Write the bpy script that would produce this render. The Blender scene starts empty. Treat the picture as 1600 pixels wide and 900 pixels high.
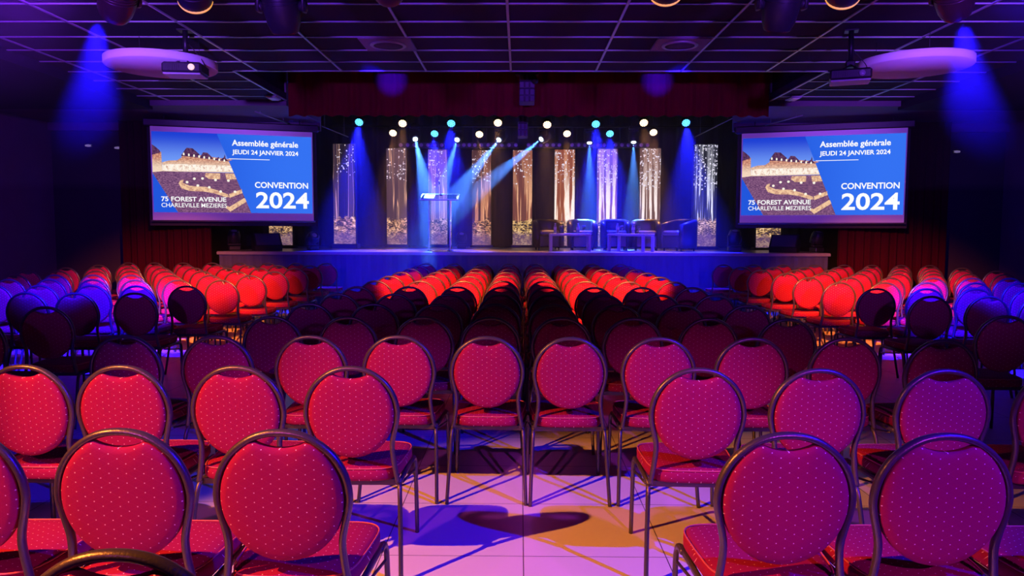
import bpy, math, random
from mathutils import Vector, Matrix, Euler
from math import sin, cos, pi, radians as R

random.seed(7)
C = bpy.context.scene.collection
scene = bpy.context.scene

# ------------------------------------------------------------------ camera
CAM = Vector((0.0, 0.0, 1.53))
PITCH, YAW, ROLL = 4.41, 0.6, 0.17
FPX = 1155.0
cam_data = bpy.data.cameras.new('camera')
cam_data.sensor_width = 36.0
cam_data.lens = FPX / 1600.0 * 36.0
cam_data.clip_start = 0.05
cam_data.clip_end = 100
cam = bpy.data.objects.new('camera', cam_data)
C.objects.link(cam)
CROT = Euler((R(90 - PITCH), 0, R(YAW)), 'XYZ').to_matrix() @ Matrix.Rotation(R(ROLL), 3, 'Z')
cam.matrix_world = Matrix.Translation(CAM) @ CROT.to_4x4()
scene.camera = cam


def at(px, py, y):
    """World point seen at pixel (px, py) of the 1600x900 frame, at distance y in front of the camera."""
    d = CROT @ Vector(((px - 800) / FPX, -(py - 450) / FPX, -1.0))
    return CAM + d * ((y - CAM.y) / d.y)


# ------------------------------------------------------------------ light of the place, exposure
scene.view_settings.view_transform = 'Standard'
scene.view_settings.look = 'None'
scene.view_settings.gamma = 1.0
scene.view_settings.exposure = 0.0
scene.view_settings.use_curve_mapping = False
scene.render.film_transparent = False
cy = scene.cycles
cy.use_denoising = True
cy.max_bounces = 6
cy.diffuse_bounces = 3
cy.glossy_bounces = 3
cy.transmission_bounces = 6
cy.transparent_max_bounces = 8
cy.volume_bounces = 0
cy.sample_clamp_indirect = 4.0
cy.caustics_reflective = False
cy.caustics_refractive = False
cy.volume_step_rate = 2.0
cy.use_light_tree = True

world = bpy.data.worlds.new('world')
scene.world = world
world.use_nodes = True
world.node_tree.nodes['Background'].inputs[0].default_value = (0.16, 0.03, 0.5, 1)
world.node_tree.nodes['Background'].inputs[1].default_value = 0.06


def spot(name, loc, target, color, power, half, blend=0.3, radius=0.03, parent=None):
    l = bpy.data.lights.new(name, 'SPOT')
    l.color = color
    l.energy = power
    l.spot_size = R(half * 2)
    l.spot_blend = blend
    l.shadow_soft_size = radius
    o = bpy.data.objects.new(name, l)
    C.objects.link(o)
    loc, target = Vector(loc), Vector(target)
    q = (target - loc).to_track_quat('-Z', 'Y')
    m = Matrix.Translation(loc) @ q.to_matrix().to_4x4()
    if parent:
        o.parent = parent
        o.matrix_parent_inverse = Matrix.Identity(4)
        o.matrix_basis = world_of(parent).inverted() @ m
    else:
        o.matrix_basis = m
    return o


def world_of(o):
    m = o.matrix_basis.copy()
    while o.parent:
        o = o.parent
        m = o.matrix_basis @ m
    return m


WARM = (1.0, 0.27, 0.035)
RED = (1.0, 0.20, 0.03)
BLUE = (0.010, 0.003, 1.0)
# house rig behind the camera: one warm head, one blue head
spot('key_warm', (-3.6, 1.0, 3.62), (-0.9, 2.6, 0.45), WARM, 1750, 21.3, 0.35, 0.03)
spot('key_blue', (3.6, 1.0, 3.62), (0.5, 2.65, 0.45), BLUE, 1700, 22, 0.35, 0.03)
spot('fill_rose', (-2.3, -2.6, 3.4), (-1.45, 2.3, 0.75), (1.0, 0.10, 0.85), 460, 11.5, 0.6, 0.05)  # added fill with no fixture, lifts the near lectern side backs
spot('fill_violet', (2.3, -2.6, 3.4), (1.5, 2.3, 0.75), (0.62, 0.04, 1.0), 800, 11.5, 0.6, 0.05)  # added counterpart, also unseen, for the near armchair side backs
# house heads over the front rows throwing forward over the seats
spot('wash_warm', (-0.97, 5.3, 3.05), (-0.95, 9.5, 0.8), RED, 5200, 12, 0.5, 0.05)
spot('wash_warm', (1.03, 5.3, 3.05), (1.05, 9.5, 0.8), RED, 5200, 12, 0.5, 0.05)
spot('wash_warm', (-2.12, 5.4, 2.98), (-4.85, 10.7, 0.7), RED, 6500, 15.0, 0.85, 0.05)
spot('wash_warm', (2.12, 5.4, 2.98), (5.0, 10.7, 0.7), RED, 6500, 15.0, 0.85, 0.05)
spot('wash_blue', (-2.95, 5.25, 2.95), (-5.0, 8.35, 0.5), BLUE, 9500, 14.5, 0.45, 0.05)
spot('wash_blue', (3.05, 5.25, 2.95), (5.3, 8.35, 0.5), BLUE, 9500, 14.5, 0.45, 0.05)
spot('pelmet_blue', (-1.78, 5.75, 2.80), (-2.17, 12.6, 4.04), BLUE, 26000, 2.4, 1.0, 0.03)
spot('pelmet_blue', (1.88, 5.75, 2.80), (2.3, 12.6, 4.04), BLUE, 26000, 2.4, 1.0, 0.03)

spot('wash_blue', (-0.97, 5.3, 3.0), (-2.6, 14.2, 0.9), BLUE, 6500, 9, 0.9, 0.05)
spot('wash_blue', (1.03, 5.3, 3.0), (2.8, 14.2, 0.9), BLUE, 6500, 8, 0.9, 0.05)
spot('disc_fill', (-2.2, -1.5, 2.2), (-4.25, 8.6, 3.42), (0.30, 0.09, 1.0), 6500, 5.5, 1.0, 0.1)  # added unseen fill behind the camera to brighten this disc
spot('disc_fill', (2.4, -1.5, 2.2), (4.65, 8.6, 3.42), (0.32, 0.08, 1.0), 6500, 5.5, 1.0, 0.1)  # same added fill for the disc on the armchair side
# violet fills added behind the camera, no fixture, to brighten the ceiling
VIOLET = (0.20, 0.035, 1.0)
spot('ceiling_fill', (-2.2, -1.5, 2.2), (-2.6, 7.5, 3.9), VIOLET, 2800, 26, 1.0, 0.15)
spot('ceiling_fill', (2.4, -1.5, 2.2), (2.9, 7.5, 3.9), VIOLET, 2800, 26, 1.0, 0.15)

spot('wall_fill', (-3.3, 5.3, 3.4), (-9.4, 10.0, 1.9), (0.22, 0.02, 1.0), 1100, 42, 1.0, 0.2)  # added fill at the rig end, no fixture, to lift the side wall
spot('wall_fill', (3.4, 5.3, 3.4), (9.6, 10.0, 1.9), (0.03, 0.006, 1.0), 800, 42, 1.0, 0.2)  # matching added fill in blue for the opposite wall


# ------------------------------------------------------------------ materials
MATS = {}


def mat(name, color=(0.5, 0.5, 0.5), rough=0.6, metal=0.0, emit=None, strength=0.0, spec=0.5, trans=0.0, alpha=None):
    if name in MATS:
        return MATS[name]
    m = bpy.data.materials.new(name)
    m.use_nodes = True
    b = m.node_tree.nodes['Principled BSDF']
    b.inputs['Base Color'].default_value = (*color, 1)
    b.inputs['Roughness'].default_value = rough
    b.inputs['Metallic'].default_value = metal
    b.inputs['Specular IOR Level'].default_value = spec
    b.inputs['Transmission Weight'].default_value = trans
    if emit:
        b.inputs['Emission Color'].default_value = (*emit, 1)
        b.inputs['Emission Strength'].default_value = strength
    MATS[name] = m
    return m


class NB:
    """Small node builder."""
    def __init__(s, m):
        s.m = m
        s.t = m.node_tree
        s.b = s.t.nodes.get('Principled BSDF')

    def n(s, typ, **kw):
        x = s.t.nodes.new(typ)
        for k, v in kw.items():
            setattr(x, k, v)
        return x

    def l(s, a, b):
        s.t.links.new(a, b)

    def val(s, sock, v):
        if hasattr(v, 'links') or isinstance(v, bpy.types.NodeSocket):
            s.l(v, sock)
        else:
            sock.default_value = v

    def math(s, op, a, b=0.0, c=0.0, clamp=False):
        x = s.n('ShaderNodeMath', operation=op, use_clamp=clamp)
        s.val(x.inputs[0], a)
        s.val(x.inputs[1], b)
        s.val(x.inputs[2], c)
        return x.outputs[0]

    def mix(s, f, a, b):
        x = s.n('ShaderNodeMix', data_type='RGBA')
        s.val(x.inputs[0], f)
        s.val(x.inputs[6], a if not isinstance(a, tuple) else (*a, 1))
        s.val(x.inputs[7], b if not isinstance(b, tuple) else (*b, 1))
        return x.outputs[2]

    def step(s, v, lo, hi):
        x = s.n('ShaderNodeMapRange', interpolation_type='SMOOTHSTEP')
        s.val(x.inputs[0], v)
        x.inputs[1].default_value = lo
        x.inputs[2].default_value = hi
        return x.outputs[0]

    def noise(s, vec, scale, detail=3.0, rough=0.5, dim='3D'):
        x = s.n('ShaderNodeTexNoise')
        s.l(vec, x.inputs['Vector'])
        x.inputs['Scale'].default_value = scale
        x.inputs['Detail'].default_value = detail
        x.inputs['Roughness'].default_value = rough
        return x.outputs[0]

    def comb(s, x, y, z=0.0):
        c = s.n('ShaderNodeCombineXYZ')
        for i, v in enumerate((x, y, z)):
            s.val(c.inputs[i], v)
        return c.outputs[0]


def fabric_mat():
    m = mat('dotted_red_fabric', (0.50, 0.012, 0.075), 0.85, spec=0.15)
    b = NB(m)
    uv = b.n('ShaderNodeUVMap').outputs[0]
    sp = b.n('ShaderNodeSeparateXYZ')
    b.l(uv, sp.inputs[0])
    px, py = 0.052, 0.0295      # lattice period of one sub-grid
    d2 = []
    lines = []
    for ox, oy in ((0, 0), (0.5, 0.5)):
        u = b.math('FRACT', b.math('ADD', b.math('DIVIDE', sp.outputs[0], px), ox + 20))
        v = b.math('FRACT', b.math('ADD', b.math('DIVIDE', sp.outputs[1], py), oy + 20))
        du = b.math('MULTIPLY', b.math('SUBTRACT', u, 0.5), px)
        dv = b.math('MULTIPLY', b.math('SUBTRACT', v, 0.5), py)
        d2.append(b.math('ADD', b.math('MULTIPLY', du, du), b.math('MULTIPLY', dv, dv)))
    dmin = b.math('SQRT', b.math('MINIMUM', d2[0], d2[1]))
    dot = b.math('SUBTRACT', 1.0, b.step(dmin, 0.0010, 0.0022))
    # faint woven diamond lines joining the dots
    a1 = b.math('ADD', b.math('DIVIDE', sp.outputs[0], px), b.math('DIVIDE', sp.outputs[1], py))
    a2 = b.math('SUBTRACT', b.math('DIVIDE', sp.outputs[0], px), b.math('DIVIDE', sp.outputs[1], py))
    ln = None
    for a in (a1, a2):
        f = b.math('ABSOLUTE', b.math('SUBTRACT', b.math('FRACT', b.math('ADD', a, 40.0)), 0.5))
        g = b.math('SUBTRACT', 1.0, b.step(b.math('ABSOLUTE', b.math('SUBTRACT', 0.5, f)), 0.0, 0.05))
        ln = g if ln is None else b.math('MAXIMUM', ln, g)
    nz = b.noise(uv, 420, 2)
    col = b.mix(b.math('MULTIPLY', nz, 0.55), (0.34, 0.007, 0.075), (0.22, 0.004, 0.05))
    col = b.mix(b.math('MULTIPLY', ln, 0.10), col, (0.5, 0.08, 0.16))
    col = b.mix(dot, col, (0.95, 0.62, 0.62))
    b.l(col, b.b.inputs['Base Color'])
    bp = b.n('ShaderNodeBump')
    bp.inputs['Strength'].default_value = 0.25
    bp.inputs['Distance'].default_value = 0.002
    b.l(b.noise(uv, 260, 3), bp.inputs['Height'])
    b.l(bp.outputs[0], b.b.inputs['Normal'])
    b.b.inputs['Sheen Weight'].default_value = 0.0
    return m


def hammered_mat():
    m = mat('hammered_bronze_metal', (0.12, 0.10, 0.105), 0.33, 0.6)
    b = NB(m)
    tc = b.n('ShaderNodeTexCoord').outputs['Object']
    nz = b.noise(tc, 160, 2)
    bp = b.n('ShaderNodeBump')
    bp.inputs['Strength'].default_value = 0.35
    bp.inputs['Distance'].default_value = 0.002
    b.l(nz, bp.inputs['Height'])
    b.l(bp.outputs[0], b.b.inputs['Normal'])
    return m


def floor_mat():
    m = mat('pale_floor_tile', (0.7, 0.66, 0.6), 0.28)
    b = NB(m)
    tc = b.n('ShaderNodeTexCoord').outputs['Object']
    sp = b.n('ShaderNodeSeparateXYZ')
    b.l(tc, sp.inputs[0])
    T = 0.672
    seam = None
    for o, off in ((0, 0.022), (1, 4.053)):
        f = b.math('FRACT', b.math('DIVIDE', b.math('ADD', sp.outputs[o], 40 * T - off), T))
        f = b.math('ABSOLUTE', b.math('SUBTRACT', b.math('SUBTRACT', 0.5, b.math('ABSOLUTE', b.math('SUBTRACT', f, 0.5))), 0.0))
        g = b.math('LESS_THAN', f, 0.0035)
        seam = g if seam is None else b.math('MAXIMUM', seam, g)
    nz = b.noise(tc, 3.0, 5)
    fine = b.noise(tc, 60.0, 3)
    col = b.mix(nz, (0.88, 0.83, 0.78), (0.78, 0.74, 0.69))
    col = b.mix(b.math('MULTIPLY', fine, 0.2), col, (0.68, 0.64, 0.6))
    col = b.mix(seam, col, (0.10, 0.07, 0.07))
    b.l(col, b.b.inputs['Base Color'])
    b.l(b.math('ADD', b.math('MULTIPLY', nz, 0.15), 0.26), b.b.inputs['Roughness'])
    return m


def noisy(name, c1, c2, scale, rough=0.7, metal=0.0, bump=0.0, spec=0.5, stretch=None):
    m = mat(name, c1, rough, metal, spec=spec)
    b = NB(m)
    tc = b.n('ShaderNodeTexCoord').outputs['Object']
    if stretch:
        mp = b.n('ShaderNodeMapping')
        mp.inputs['Scale'].default_value = stretch
        b.l(tc, mp.inputs[0])
        tc = mp.outputs[0]
    nz = b.noise(tc, scale, 4)
    b.l(b.mix(nz, c1, c2), b.b.inputs['Base Color'])
    if bump:
        bp = b.n('ShaderNodeBump')
        bp.inputs['Strength'].default_value = bump
        bp.inputs['Distance'].default_value = 0.004
        b.l(nz, bp.inputs['Height'])
        b.l(bp.outputs[0], b.b.inputs['Normal'])
    return m


FABRIC = fabric_mat()
METAL = hammered_mat()
FLOOR = floor_mat()
PIPING = mat('pale_red_piping', (0.62, 0.10, 0.13), 0.6)
BLACKPLASTIC = noisy('black_plastic', (0.016, 0.015, 0.018), (0.03, 0.028, 0.032), 30, 0.45)
BLACKMETAL = noisy('black_metal', (0.02, 0.02, 0.022), (0.035, 0.033, 0.036), 20, 0.4, 0.4)
GREYMETAL = noisy('grey_metal', (0.30, 0.30, 0.32), (0.22, 0.22, 0.25), 30, 0.45, 0.6)
CEILTILE = noisy('dark_ceiling_tile', (0.045, 0.032, 0.050), (0.034, 0.025, 0.04), 90, 0.9, bump=0.2, spec=0.1)
GRIDMETAL = noisy('pale_ceiling_grid_metal', (0.55, 0.55, 0.58), (0.45, 0.45, 0.5), 12, 0.35, 0.3)
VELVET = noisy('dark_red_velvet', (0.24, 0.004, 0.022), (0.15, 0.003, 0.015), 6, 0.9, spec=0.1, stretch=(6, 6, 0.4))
BLACKCLOTH = noisy('black_stage_cloth', (0.060, 0.050, 0.066), (0.040, 0.034, 0.046), 5, 0.95, spec=0.05, stretch=(5, 5, 0.4))
WALLDARK = noisy('dark_wall_paint', (0.14, 0.09, 0.15), (0.11, 0.075, 0.12), 3, 0.8, spec=0.2)
STAGETOP = noisy('dark_stage_floor', (0.40, 0.36, 0.38), (0.28, 0.26, 0.28), 7, 0.32, bump=0.1)
STAGEFRONT = noisy('stage_skirt_cloth', (0.10, 0.10, 0.20), (0.075, 0.075, 0.15), 4, 0.85, spec=0.1, stretch=(4, 4, 0.5))
WHITEPANEL = noisy('white_acoustic_felt', (0.85, 0.83, 0.85), (0.78, 0.76, 0.79), 50, 0.9, bump=0.1)
LEATHER = noisy('dark_brown_leather', (0.045, 0.032, 0.034), (0.028, 0.02, 0.022), 12, 0.38, bump=0.15)
CUSHION = noisy('toplit_seat_leather', (0.16, 0.13, 0.13), (0.12, 0.10, 0.10), 12, 0.4, bump=0.1)  # overhead light on the seats is put into this paler tone
TABLEWHITE = noisy('pale_table_laminate', (0.62, 0.58, 0.56), (0.55, 0.52, 0.5), 10, 0.4)
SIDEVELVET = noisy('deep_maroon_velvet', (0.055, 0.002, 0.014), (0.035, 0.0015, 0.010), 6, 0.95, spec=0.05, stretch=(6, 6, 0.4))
WALLDEEP = noisy('deep_dark_wall_paint', (0.05, 0.035, 0.06), (0.04, 0.028, 0.05), 3, 0.9, spec=0.1)
SOFFIT = noisy('black_soffit_paint', (0.022, 0.016, 0.028), (0.016, 0.012, 0.02), 5, 0.9, spec=0.1)
ACRYLIC = mat('clear_acrylic', (0.93, 0.97, 1.0), 0.03, trans=1.0)
ACRYLIC.node_tree.nodes['Principled BSDF'].inputs['IOR'].default_value = 1.2
ACRYLICEDGE = mat('acrylic_cut_edge', (0.75, 0.85, 0.95), 0.25)
GLASS = mat('clear_drinking_glass', (0.95, 0.97, 1.0), 0.02, trans=0.85)
LABELPAPER = mat('pale_bottle_label', (0.75, 0.75, 0.78), 0.6)


# ------------------------------------------------------------------ mesh builder
class MB:
    def __init__(s):
        s.v, s.f, s.mi, s.sm, s.uv = [], [], [], [], {}

    def add(s, verts, faces, mi=0, smooth=False):
        o = len(s.v)
        s.v += [Vector(p) for p in verts]
        for f in faces:
            s.f.append([i + o for i in f])
            s.mi.append(mi)
            s.sm.append(smooth)
        return o

    def box(s, c, size, rot=None, mi=0, bev=0.0):
        hx, hy, hz = size[0] / 2, size[1] / 2, size[2] / 2
        m = rot if rot is not None else Matrix.Identity(3)
        c = Vector(c)
        if bev <= 0:
            vs = [c + m @ Vector((x * hx, y * hy, z * hz)) for z in (-1, 1) for y in (-1, 1) for x in (-1, 1)]
            s.add(vs, [(0, 2, 3, 1), (4, 5, 7, 6), (0, 1, 5, 4), (2, 6, 7, 3), (0, 4, 6, 2), (1, 3, 7, 5)], mi)
            return
        b = min(bev, hx * .9, hy * .9, hz * .9)
        # rounded-corner plan (chamfer) with chamfered top and bottom
        def ring(x, y, cc, z):
            return [(x - cc, y, z), (x, y - cc, z), (x, -y + cc, z), (x - cc, -y, z), (-x + cc, -y, z), (-x, -y + cc, z), (-x, y - cc, z), (-x + cc, y, z)]
        rings = [ring(hx - b, hy - b, b * .4, -hz), ring(hx, hy, b, -hz + b), ring(hx, hy, b, hz - b), ring(hx - b, hy - b, b * .4, hz)]
        vs = [c + m @ Vector(p) for r in rings for p in r]
        fs = [tuple(reversed([7 - i for i in range(8)])), tuple(24 + 7 - i for i in range(8))]
        fs[0] = tuple(range(8))
        for k in range(3):
            for i in range(8):
                j = (i + 1) % 8
                fs.append((k * 8 + j, k * 8 + i, k * 8 + 8 + i, k * 8 + 8 + j))
        s.add(vs, fs, mi)

    def tube(s, pts, rx, ry=None, n=8, closed=False, mi=0, up=Vector((0, 1, 0)), cap=True, smooth=True):
        """Sweep an ellipse; rx lies across `up`, ry along `up`."""
        pts = [Vector(p) for p in pts]
        N = len(pts)
        rs = rx if isinstance(rx, (list, tuple)) else [rx] * N
        vs = []
        for i, p in enumerate(pts):
            a = pts[i - 1] if (i > 0 or closed) else pts[i]
            b = pts[(i + 1) % N] if (i < N - 1 or closed) else pts[i]
            t = (b - a).normalized()
            w = up - t * up.dot(t)
            if w.length < 1e-4:
                w = Vector((1, 0, 0)) - t * t.x
            w.normalize()
            u = t.cross(w).normalized()
            r2 = ry if ry is not None else rs[i]
            for k in range(n):
                an = 2 * pi * k / n
                vs.append(p + u * (rs[i] * cos(an)) + w * (r2 * sin(an)))
        fs = []
        for i in range(N if closed else N - 1):
            j = (i + 1) % N
            for k in range(n):
                l = (k + 1) % n
                fs.append((i * n + k, i * n + l, j * n + l, j * n + k))
        if cap and not closed:
            fs.append(tuple(reversed(range(n))))
            fs.append(tuple((N - 1) * n + k for k in range(n)))
        s.add(vs, fs, mi, smooth)

    def cyl(s, p0, p1, r0, r1=None, n=16, mi=0, smooth=True):
        p0, p1 = Vector(p0), Vector(p1)
        s.lathe([(0, 0), (r0, 0), (r0 if r1 is None else r1, 1), (0, 1)], p0, p1, n, mi, smooth)

    def lathe(s, prof, p0, p1, n=20, mi=0, smooth=True, unit=True):
        """prof: (radius, t) with t from 0 (p0) to 1 (p1)."""
        p0, p1 = Vector(p0), Vector(p1)
        ax = p1 - p0
        z = ax.normalized()
        x = z.orthogonal().normalized()
        y = z.cross(x)
        vs, fs, rows = [], [], []
        for r, t in prof:
            if r < 1e-6:
                rows.append([len(vs)])
                vs.append(p0 + ax * t)
            else:
                rows.append(list(range(len(vs), len(vs) + n)))
                vs += [p0 + ax * t + (x * cos(2 * pi * k / n) + y * sin(2 * pi * k / n)) * r for k in range(n)]
        for a, b in zip(rows, rows[1:]):
            for k in range(n):
                l = (k + 1) % n
                if len(a) == 1 and len(b) > 1:
                    fs.append((a[0], b[l], b[k]))
                elif len(b) == 1 and len(a) > 1:
                    fs.append((a[k], a[l], b[0]))
                elif len(a) > 1:
                    fs.append((a[k], a[l], b[l], b[k]))
        s.add(vs, fs, mi, smooth)

    def prism(s, poly, y0, y1, mi=0, axes='xz', smooth=False):
        """Extrude a polygon given in two axes along the third."""
        n = len(poly)
        def P(p, h):
            return {'xz': (p[0], h, p[1]), 'xy': (p[0], p[1], h), 'yz': (h, p[0], p[1])}[axes]
        vs = [P(p, y0) for p in poly] + [P(p, y1) for p in poly]
        fs = [tuple(range(n)), tuple(reversed(range(n, 2 * n)))]
        for i in range(n):
            j = (i + 1) % n
            fs.append((j, i, n + i, n + j))
        s.add(vs, fs, mi, smooth)

    def quad(s, a, b, c, d, mi=0):
        s.add([a, b, c, d], [(0, 1, 2, 3)], mi)

    def mesh(s, name, mats, uvf=None):
        me = bpy.data.meshes.new(name)
        me.from_pydata([tuple(p) for p in s.v], [], s.f)
        for m in (mats if isinstance(mats, (list, tuple)) else [mats]):
            me.materials.append(m)
        me.polygons.foreach_set('material_index', s.mi)
        me.polygons.foreach_set('use_smooth', s.sm)
        if uvf:
            ul = me.uv_layers.new(name='UVMap')
            for lp in me.loops:
                ul.data[lp.index].uv = uvf(me.vertices[lp.vertex_index].co)
        me.update()
        import bmesh
        bm = bmesh.new()
        bm.from_mesh(me)
        bmesh.ops.recalc_face_normals(bm, faces=bm.faces)
        bm.to_mesh(me)
        bm.free()
        return me

    def build(s, name, mats, parent=None, uvf=None):
        o = bpy.data.objects.new(name, s.mesh(name, mats, uvf))
        C.objects.link(o)
        if parent:
            o.parent = parent
        return o


def tag(o, label, cat, group=None, kind=None):
    o['label'] = label
    if cat:
        o['category'] = cat
    if group:
        o['group'] = group
    if kind:
        o['kind'] = kind
    return o


def empty(name, loc=(0, 0, 0), rz=0.0, rot=None):
    o = bpy.data.objects.new(name, None)
    o.empty_display_size = 0.1
    C.objects.link(o)
    o.location = loc
    o.rotation_euler = rot if rot else (0, 0, rz)
    return o


def structure(name, mb, mats, label=None):
    o = mb.build(name, mats)
    o['kind'] = 'structure'
    if label:
        o['label'] = label
    return o


def copy_tree(o, parent=None):
    c = o.copy()
    C.objects.link(c)
    if parent:
        c.parent = parent
    for ch in [x for x in list(bpy.data.objects) if x.parent == o and x.type == 'MESH']:
        copy_tree(ch, c)
    return c

# ------------------------------------------------------------------ the room
STAGE_Y, STAGE_Z = 14.6, 1.11
CEIL = 3.73
XL, XR = -9.4, 9.6
BACK = 19.7
b = MB()
b.box((0.1, 8.0, -0.05), (XR - XL + 0.4, 24.4, 0.1))
structure('floor', b, FLOOR, 'pale glossy square floor tiles')

# side walls, with the square perforated panels on the upper part of the lectern side
b = MB()
b.box((XL - 0.1, 6.2, 2.4), (0.2, 17.6, 4.8))
structure('wall_left', b, WALLDARK)
b = MB()
b.box((XR + 0.1, 6.2, 2.4), (0.2, 17.6, 4.8))
structure('wall_right', b, WALLDARK)
b = MB()
for i in range(14):
    for j in range(3):
        b.box((XL + 0.022, 4.6 + i * 0.62, 1.95 + j * 0.62), (0.04, 0.59, 0.59), bev=0.015)
o = b.build('acoustic_panel_field', noisy('dark_felt_panel', (0.075, 0.045, 0.075), (0.055, 0.035, 0.06), 30, 0.9, bump=0.3))
tag(o, 'dark square acoustic panels covering the upper side wall beside the lectern side seats', 'acoustic panel')

# walls beside the stage
b = MB()
b.box((-8.5, 15.0, 2.4), (1.8 + 0.2, 0.2, 4.8))
structure('wall_back_left', b, WALLDEEP)
b = MB()
b.box((8.85, 15.0, 2.4), (1.7, 0.2, 4.8))
structure('wall_back_right', b, WALLDEEP)
# stage house shell
b = MB()
b.box((0, BACK + 0.1, 2.6), (16.0, 0.2, 5.2))
structure('wall_back', b, mat('black_wall_paint', (0.015, 0.013, 0.017), 0.9, spec=0.1))
b = MB()
b.box((-7.75, 17.4, 2.6), (0.2, 4.8, 5.2))
structure('wall_stage_left', b, MATS['black_wall_paint'])
b = MB()
b.box((7.95, 17.4, 2.6), (0.2, 4.8, 5.2))
structure('wall_stage_right', b, MATS['black_wall_paint'])

# main tiled ceiling with the stage void cut out of it
VX0, VX1, VY = -3.97, 4.2, 10.37
SX0, SX1 = -6.3, 6.4
b = MB()
b.box(((SX0 + SX1) / 2, (VY - 4.2) / 2, CEIL + 0.06), (SX1 - SX0, VY + 4.2, 0.12))
b.box(((SX0 + VX0) / 2, (VY + 12.7) / 2, CEIL + 0.06), (VX0 - SX0, 12.7 - VY, 0.12))
b.box(((SX1 + VX1) / 2, (VY + 12.7) / 2, CEIL + 0.06), (SX1 - VX1, 12.7 - VY, 0.12))
structure('ceiling', b, CEILTILE, 'dark tiled suspended ceiling')
# lower plain soffits along the side walls
b = MB()
b.box(((XL + SX0) / 2, 4.3, CEIL - 0.02), (SX0 - XL, 17.0, 0.24))
structure('ceiling_soffit_left', b, SOFFIT)
b = MB()
b.box(((XR + SX1) / 2, 4.3, CEIL - 0.02), (XR - SX1, 17.0, 0.24))
structure('ceiling_soffit_right', b, SOFFIT)
# ceiling grid bars
b = MB()
GX0, GPX, GPY = -0.132, 1.166, 0.617
w = 0.026
zz = CEIL - 0.006
for k in range(-5, 6):
    x = GX0 + GPX * k
    if SX0 < x < SX1:
        y1 = VY if VX0 - 0.05 < x < VX1 + 0.05 else 12.7
        b.box((x, (y1 - 4.2) / 2, zz), (w, y1 + 4.2, 0.016))
for x in (VX0, VX1):
    b.box((x, (VY + 12.7) / 2, zz), (w, 12.7 - VY, 0.016))
k = -20
while True:
    y = 7.35 + GPY * k
    k += 1
    if y > 12.65:
        break
    if y < -4:
        continue
    if y < VY:
        b.box(((SX0 + SX1) / 2, y, zz + 0.001), (SX1 - SX0, w, 0.014))
    else:
        b.box(((SX0 + VX0) / 2, y, zz + 0.001), (VX0 - SX0, w, 0.014))
        b.box(((SX1 + VX1) / 2, y, zz + 0.001), (SX1 - VX1, w, 0.014))
b.box(((VX0 + VX1) / 2, VY, zz), (VX1 - VX0, w, 0.016))
o = structure('ceiling_grid', b, GRIDMETAL, 'pale metal bars of the suspended ceiling')

# void over the stage, with its own black lid and upstands
b = MB()
b.box((0.1, (VY + BACK) / 2, 4.95), (16.0, BACK - VY + 0.2, 0.1))
structure('ceiling_stage', b, MATS['black_wall_paint'])
b = MB()
b.box((0.115, VY - 0.05, 4.36), (VX1 - VX0 + 0.3, 0.06, 1.1))
b.box((VX0 - 0.06, (VY + 12.7) / 2, 4.36), (0.06, 12.7 - VY, 1.1))
b.box((VX1 + 0.06, (VY + 12.7) / 2, 4.36), (0.06, 12.7 - VY, 1.1))
structure('trim_1', b, MATS['black_wall_paint'], 'dark upstand around the opening over the stage')
# bulkhead beams and lower ceilings at the sides of the opening
for i, (x0, x1) in enumerate(((XL, VX0), (VX1, XR))):
    b = MB()
    b.box(((x0 + x1) / 2, 12.85, 4.0), (x1 - x0, 0.3, 0.72))
    b.box(((x0 + x1) / 2, 13.9, 3.78), (x1 - x0, 1.8, 0.24))
    b.box(((x0 + x1) / 2, 14.85, 4.2), (x1 - x0, 0.1, 1.4))
    structure('trim_%d' % (i + 2), b, WALLDARK, 'dark bulkhead and lowered ceiling beside the stage opening')

# ------------------------------------------------------------------ stage
b = MB()
b.box((0.05, (STAGE_Y + BACK) / 2 - 0.005, STAGE_Z - 0.03), (12.1, BACK - STAGE_Y - 0.01, 0.06), mi=0)
b.box((0.05, STAGE_Y - 0.012, STAGE_Z - 0.035), (12.1, 0.024, 0.05), mi=1)
st = empty('stage')
tag(st, 'wide raised dark stage with a skirted front under the rows of lights', 'stage')
b.build('stage_deck', [STAGETOP, mat('stage_edge_trim', (0.30, 0.28, 0.30), 0.4)], st)
b = MB()
n = 200
front = []
for i in range(n + 1):
    x = -5.98 + 12.06 * i / n
    front.append((x, STAGE_Y + 0.05 + 0.008 * sin(i * 1.9) + 0.006 * sin(i * 0.7)))
poly = front + [(6.08, STAGE_Y + 0.12), (-5.98, STAGE_Y + 0.12)]
b.prism(poly, 0.0, STAGE_Z - 0.062, axes='xy')
b.build('stage_skirt', STAGEFRONT, st)


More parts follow.
